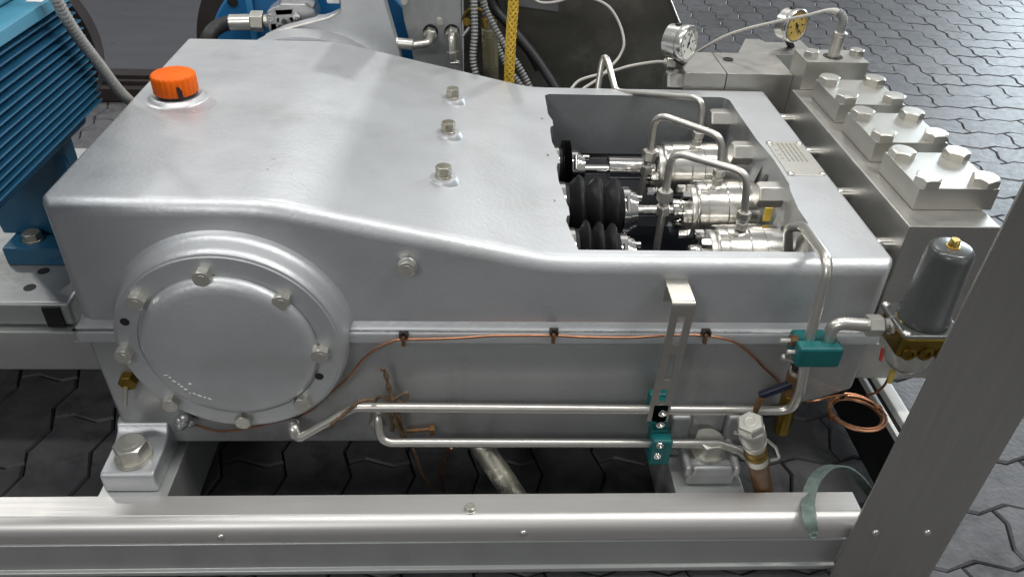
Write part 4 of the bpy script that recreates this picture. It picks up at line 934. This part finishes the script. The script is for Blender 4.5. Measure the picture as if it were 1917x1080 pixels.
e = thing('hose_coupling', (-0.0490, 1.5800, 0.5000), 'steel coupling with a test nipple hanging from the right panel hole', 'fitting', 'fittings through the grey panel')
part('coupling_nut', G().hexn((-0.0510, 1.6300, 0.5490), (0, -1, -.2), .026, .020), zinc, e, bevel=.001)
part('coupling_body', G().tube(fillet([(-0.0510, 1.6150, 0.5500), (-0.0510, 1.5900, 0.5470), (-0.0500, 1.5880, 0.5170)], .012), .0088, 14), steel, e, smooth=60)
part('coupling_nut', G().hexn((-0.0500, 1.5880, 0.5230), Vector((-0.0480, 1.5880, 0.5060)) - Vector((-0.0500, 1.5880, 0.5230)), .023, .018), steel, e, bevel=.001)
part('test_nipple', G().cyl((-0.0520, 1.5850, 0.5000), (-0.0360, 1.5750, 0.5050), .0045, 12, .0008), chrome, e)

# tank with a dark sheet lid, hoses and sight glass
tk = thing('steel_sheet', (.2, 1.77, .0), 'dull dark upright steel sheet with a slanting right edge behind the pump', 'sheet panel')
sp = [(-.030, 1.765, .02), (.520, 1.765, .02)] + [(0.5120, 1.7650, 0.4340), (0.4580, 1.7650, 0.5290), (0.4250, 1.7650, 0.5870)] 
q = Vector(sp[-1]) + (Vector(sp[-1]) - Vector(sp[-2])) * 1.2
sp += [tuple(q), (-.030, 1.765, q.z)]
part('sheet_plate', G().prism(sp, (0, .010, 0)), tankm, tk, bevel=.001)
part('sheet_edge_highlight', G().tube([Vector(sp[2]) + Vector((0, -.001, 0)), Vector(sp[4]) + Vector((0, -.001, 0)), q + Vector((0, -.001, 0))], .0022, 8), steel, tk)  # bright tube added as the thin highlight along the slanting edge
g = G().prism([(0.0920, 1.7640, 0.5660), (0.1790, 1.7640, 0.5560), (0.1790, 1.7640, 0.5750), (0.1740, 1.7640, 0.6490), (0.0890, 1.7640, 0.6470)], (0, -.001, 0)); part('blank_label', g, mat('grey_label', (.13, .135, .135), .45), tk)
def hose(name, pts, r, m, label, cat, group=None, corr=None):
    P = spline(pts, 10)
    g = corrugated(P, r, corr[0], corr[1], 12) if corr else G().tube(P, r, 14)
    return solo(name, g, m, label, cat, group=group, smooth=60)
cg_ = 'galvanised conduits behind the pump'
hose('conduit', [(-0.0060, 1.5800, 0.6980), (-0.0070, 1.5700, 0.6310), (-0.0050, 1.5600, 0.5720), (-0.0080, 1.5550, 0.5200), (0.0000, 1.5500, 0.4780), (0.0110, 1.5500, 0.4090)], .0078, galv, 'galvanised conduit hanging straight down beside the grey panel', 'conduit', cg_, (.0068, .0024))
hose('conduit', [(-0.0010, 1.6200, 0.6890), (0.0100, 1.6200, 0.6180), (0.0340, 1.6000, 0.5710), (0.0670, 1.5800, 0.5240), (0.1020, 1.5700, 0.4720), (0.1260, 1.5600, 0.4180)], .0078, galv, 'galvanised conduit slanting down behind the yellow braided hose', 'conduit', cg_, (.0068, .0024))
hose('conduit', [(0.0060, 1.6600, 0.6700), (0.0180, 1.6600, 0.5750), (0.0390, 1.6500, 0.5220), (0.0650, 1.6400, 0.4740), (0.1060, 1.6200, 0.4240), (0.1250, 1.6200, 0.3870)], .0078, galv, 'darkest conduit half hidden between its neighbour and the sight glass', 'conduit', cg_, (.0068, .0024))
hose('black_hose', [(0.0120, 1.7200, 0.6550), (0.0320, 1.7200, 0.5800), (0.0710, 1.7000, 0.5410), (0.1230, 1.6600, 0.4920), (0.1690, 1.6200, 0.4370), (0.1870, 1.6000, 0.4030)], .0105, hosem, 'thick black hose sloping down across the dark steel sheet', 'hose')
hose('black_hose', [(0.0290, 1.7400, 0.6510), (0.0490, 1.7400, 0.5690), (0.0790, 1.7400, 0.5170), (0.1160, 1.7400, 0.4760), (0.1410, 1.7300, 0.4370)], .0105, hosem, 'second black hose mostly hidden behind the yellow braided hose', 'hose')
yp_ = resample(spline([(0.0710, 1.5350, 0.7100), (0.0690, 1.5350, 0.6430), (0.0660, 1.5300, 0.5730), (0.0650, 1.5300, 0.4980), (0.0660, 1.5300, 0.4180)], 10), .002)
yh = thing('braided_hose', yp_[-1], 'yellow braided hose hanging upright behind the pump edge', 'hose')
part('hose_core', G().tube(yp_, .0087, 14), mat('mustard_braid', (.42, .28, .03), .5, .1, .1, 60), yh, smooth=60)
g = G()
for s_ in (1, -1):
    for k in range(6):
        hp_ = []
        for i in range(0, len(yp_), 1):
            t_ = (yp_[min(i + 1, len(yp_) - 1)] - yp_[max(i - 1, 0)]).normalized(); u_ = t_.cross(Vector((0, 1, 0))).normalized(); v_ = t_.cross(u_)
            a = s_ * i * .17 + 2 * PI * k / 6; hp_.append(yp_[i] + (u_ * math.cos(a) + v_ * math.sin(a)) * .0089)
        g.tube(hp_, .0019, 5)
part('hose_braid', g, yellow, yh)
sg = thing('sight_glass', (0.0310, 1.6200, 0.4640), 'yellowed sight glass tube between the conduits and grey panel', 'sight glass')
part('glass_tube', G().cyl((0.0310, 1.6250, 0.4500), (0.0240, 1.6300, 0.5730), .0165, 24), glass, sg)
part('glass_cap', G().cyl((0.0240, 1.6280, 0.5600), (0.0210, 1.6300, 0.5810), .0150, 20, .002), brass_dark, sg)
part('glass_cap', G().cyl((0.0320, 1.6250, 0.4320), (0.0290, 1.6260, 0.4750), .0140, 20, .002), darkiron, sg)
part('hose_bracket', G().tube(spline([(-0.0280, 1.6200, 0.5790), (-0.0210, 1.6000, 0.5980), (-0.0080, 1.5850, 0.6110), (0.0070, 1.5900, 0.6050)], 6), .0045, 8).cyl((-0.0210, 1.6000, 0.5800), (-0.0210, 1.5750, 0.5870), .008, 14), brass_dark, sg)
part('lock_pin', G().cyl((-0.0160, 1.5700, 0.5770), (-0.0280, 1.5750, 0.5590), .003, 8), steel, sg)
cb = solo('white_cable', G().tube(spline([(0.1050, 1.7500, 0.6010), (0.1290, 1.7500, 0.5820), (0.1490, 1.7500, 0.5780), (0.1760, 1.7500, 0.5820), (0.2100, 1.7500, 0.5930), (0.2510, 1.7450, 0.5910), (0.2870, 1.7400, 0.5750), (0.3120, 1.7300, 0.5430), (0.3230, 1.7100, 0.5080), (0.3150, 1.7000, 0.4820), (0.2970, 1.6800, 0.4680), (0.2640, 1.6500, 0.4470), (0.2240, 1.6000, 0.4410), (0.2010, 1.5800, 0.4170)], 8), .0032, 8), cablem, 'thin pale cable looping over the dark steel sheet', 'cable', smooth=60)
cb = solo('white_cable', G().tube(spline([(0.3850, 1.5600, 0.5190), (0.3640, 1.5700, 0.5150), (0.3170, 1.5800, 0.5020), (0.2750, 1.5850, 0.4860), (0.2310, 1.5850, 0.4740), (0.2090, 1.5800, 0.4650), (0.1920, 1.5600, 0.4520)], 8), .0032, 8), cablem, 'thin pale cable leaving the hex gland under the first gauge', 'cable', smooth=60)
part('cable_gland', G().hexn((0.4040, 1.5650, 0.5170), (-1, 0, 0), .028, .018, .2).cyl((0.3820, 1.5650, 0.5170), (0.4040, 1.5650, 0.5170), .007, 12), zinc, ub, bevel=.001)
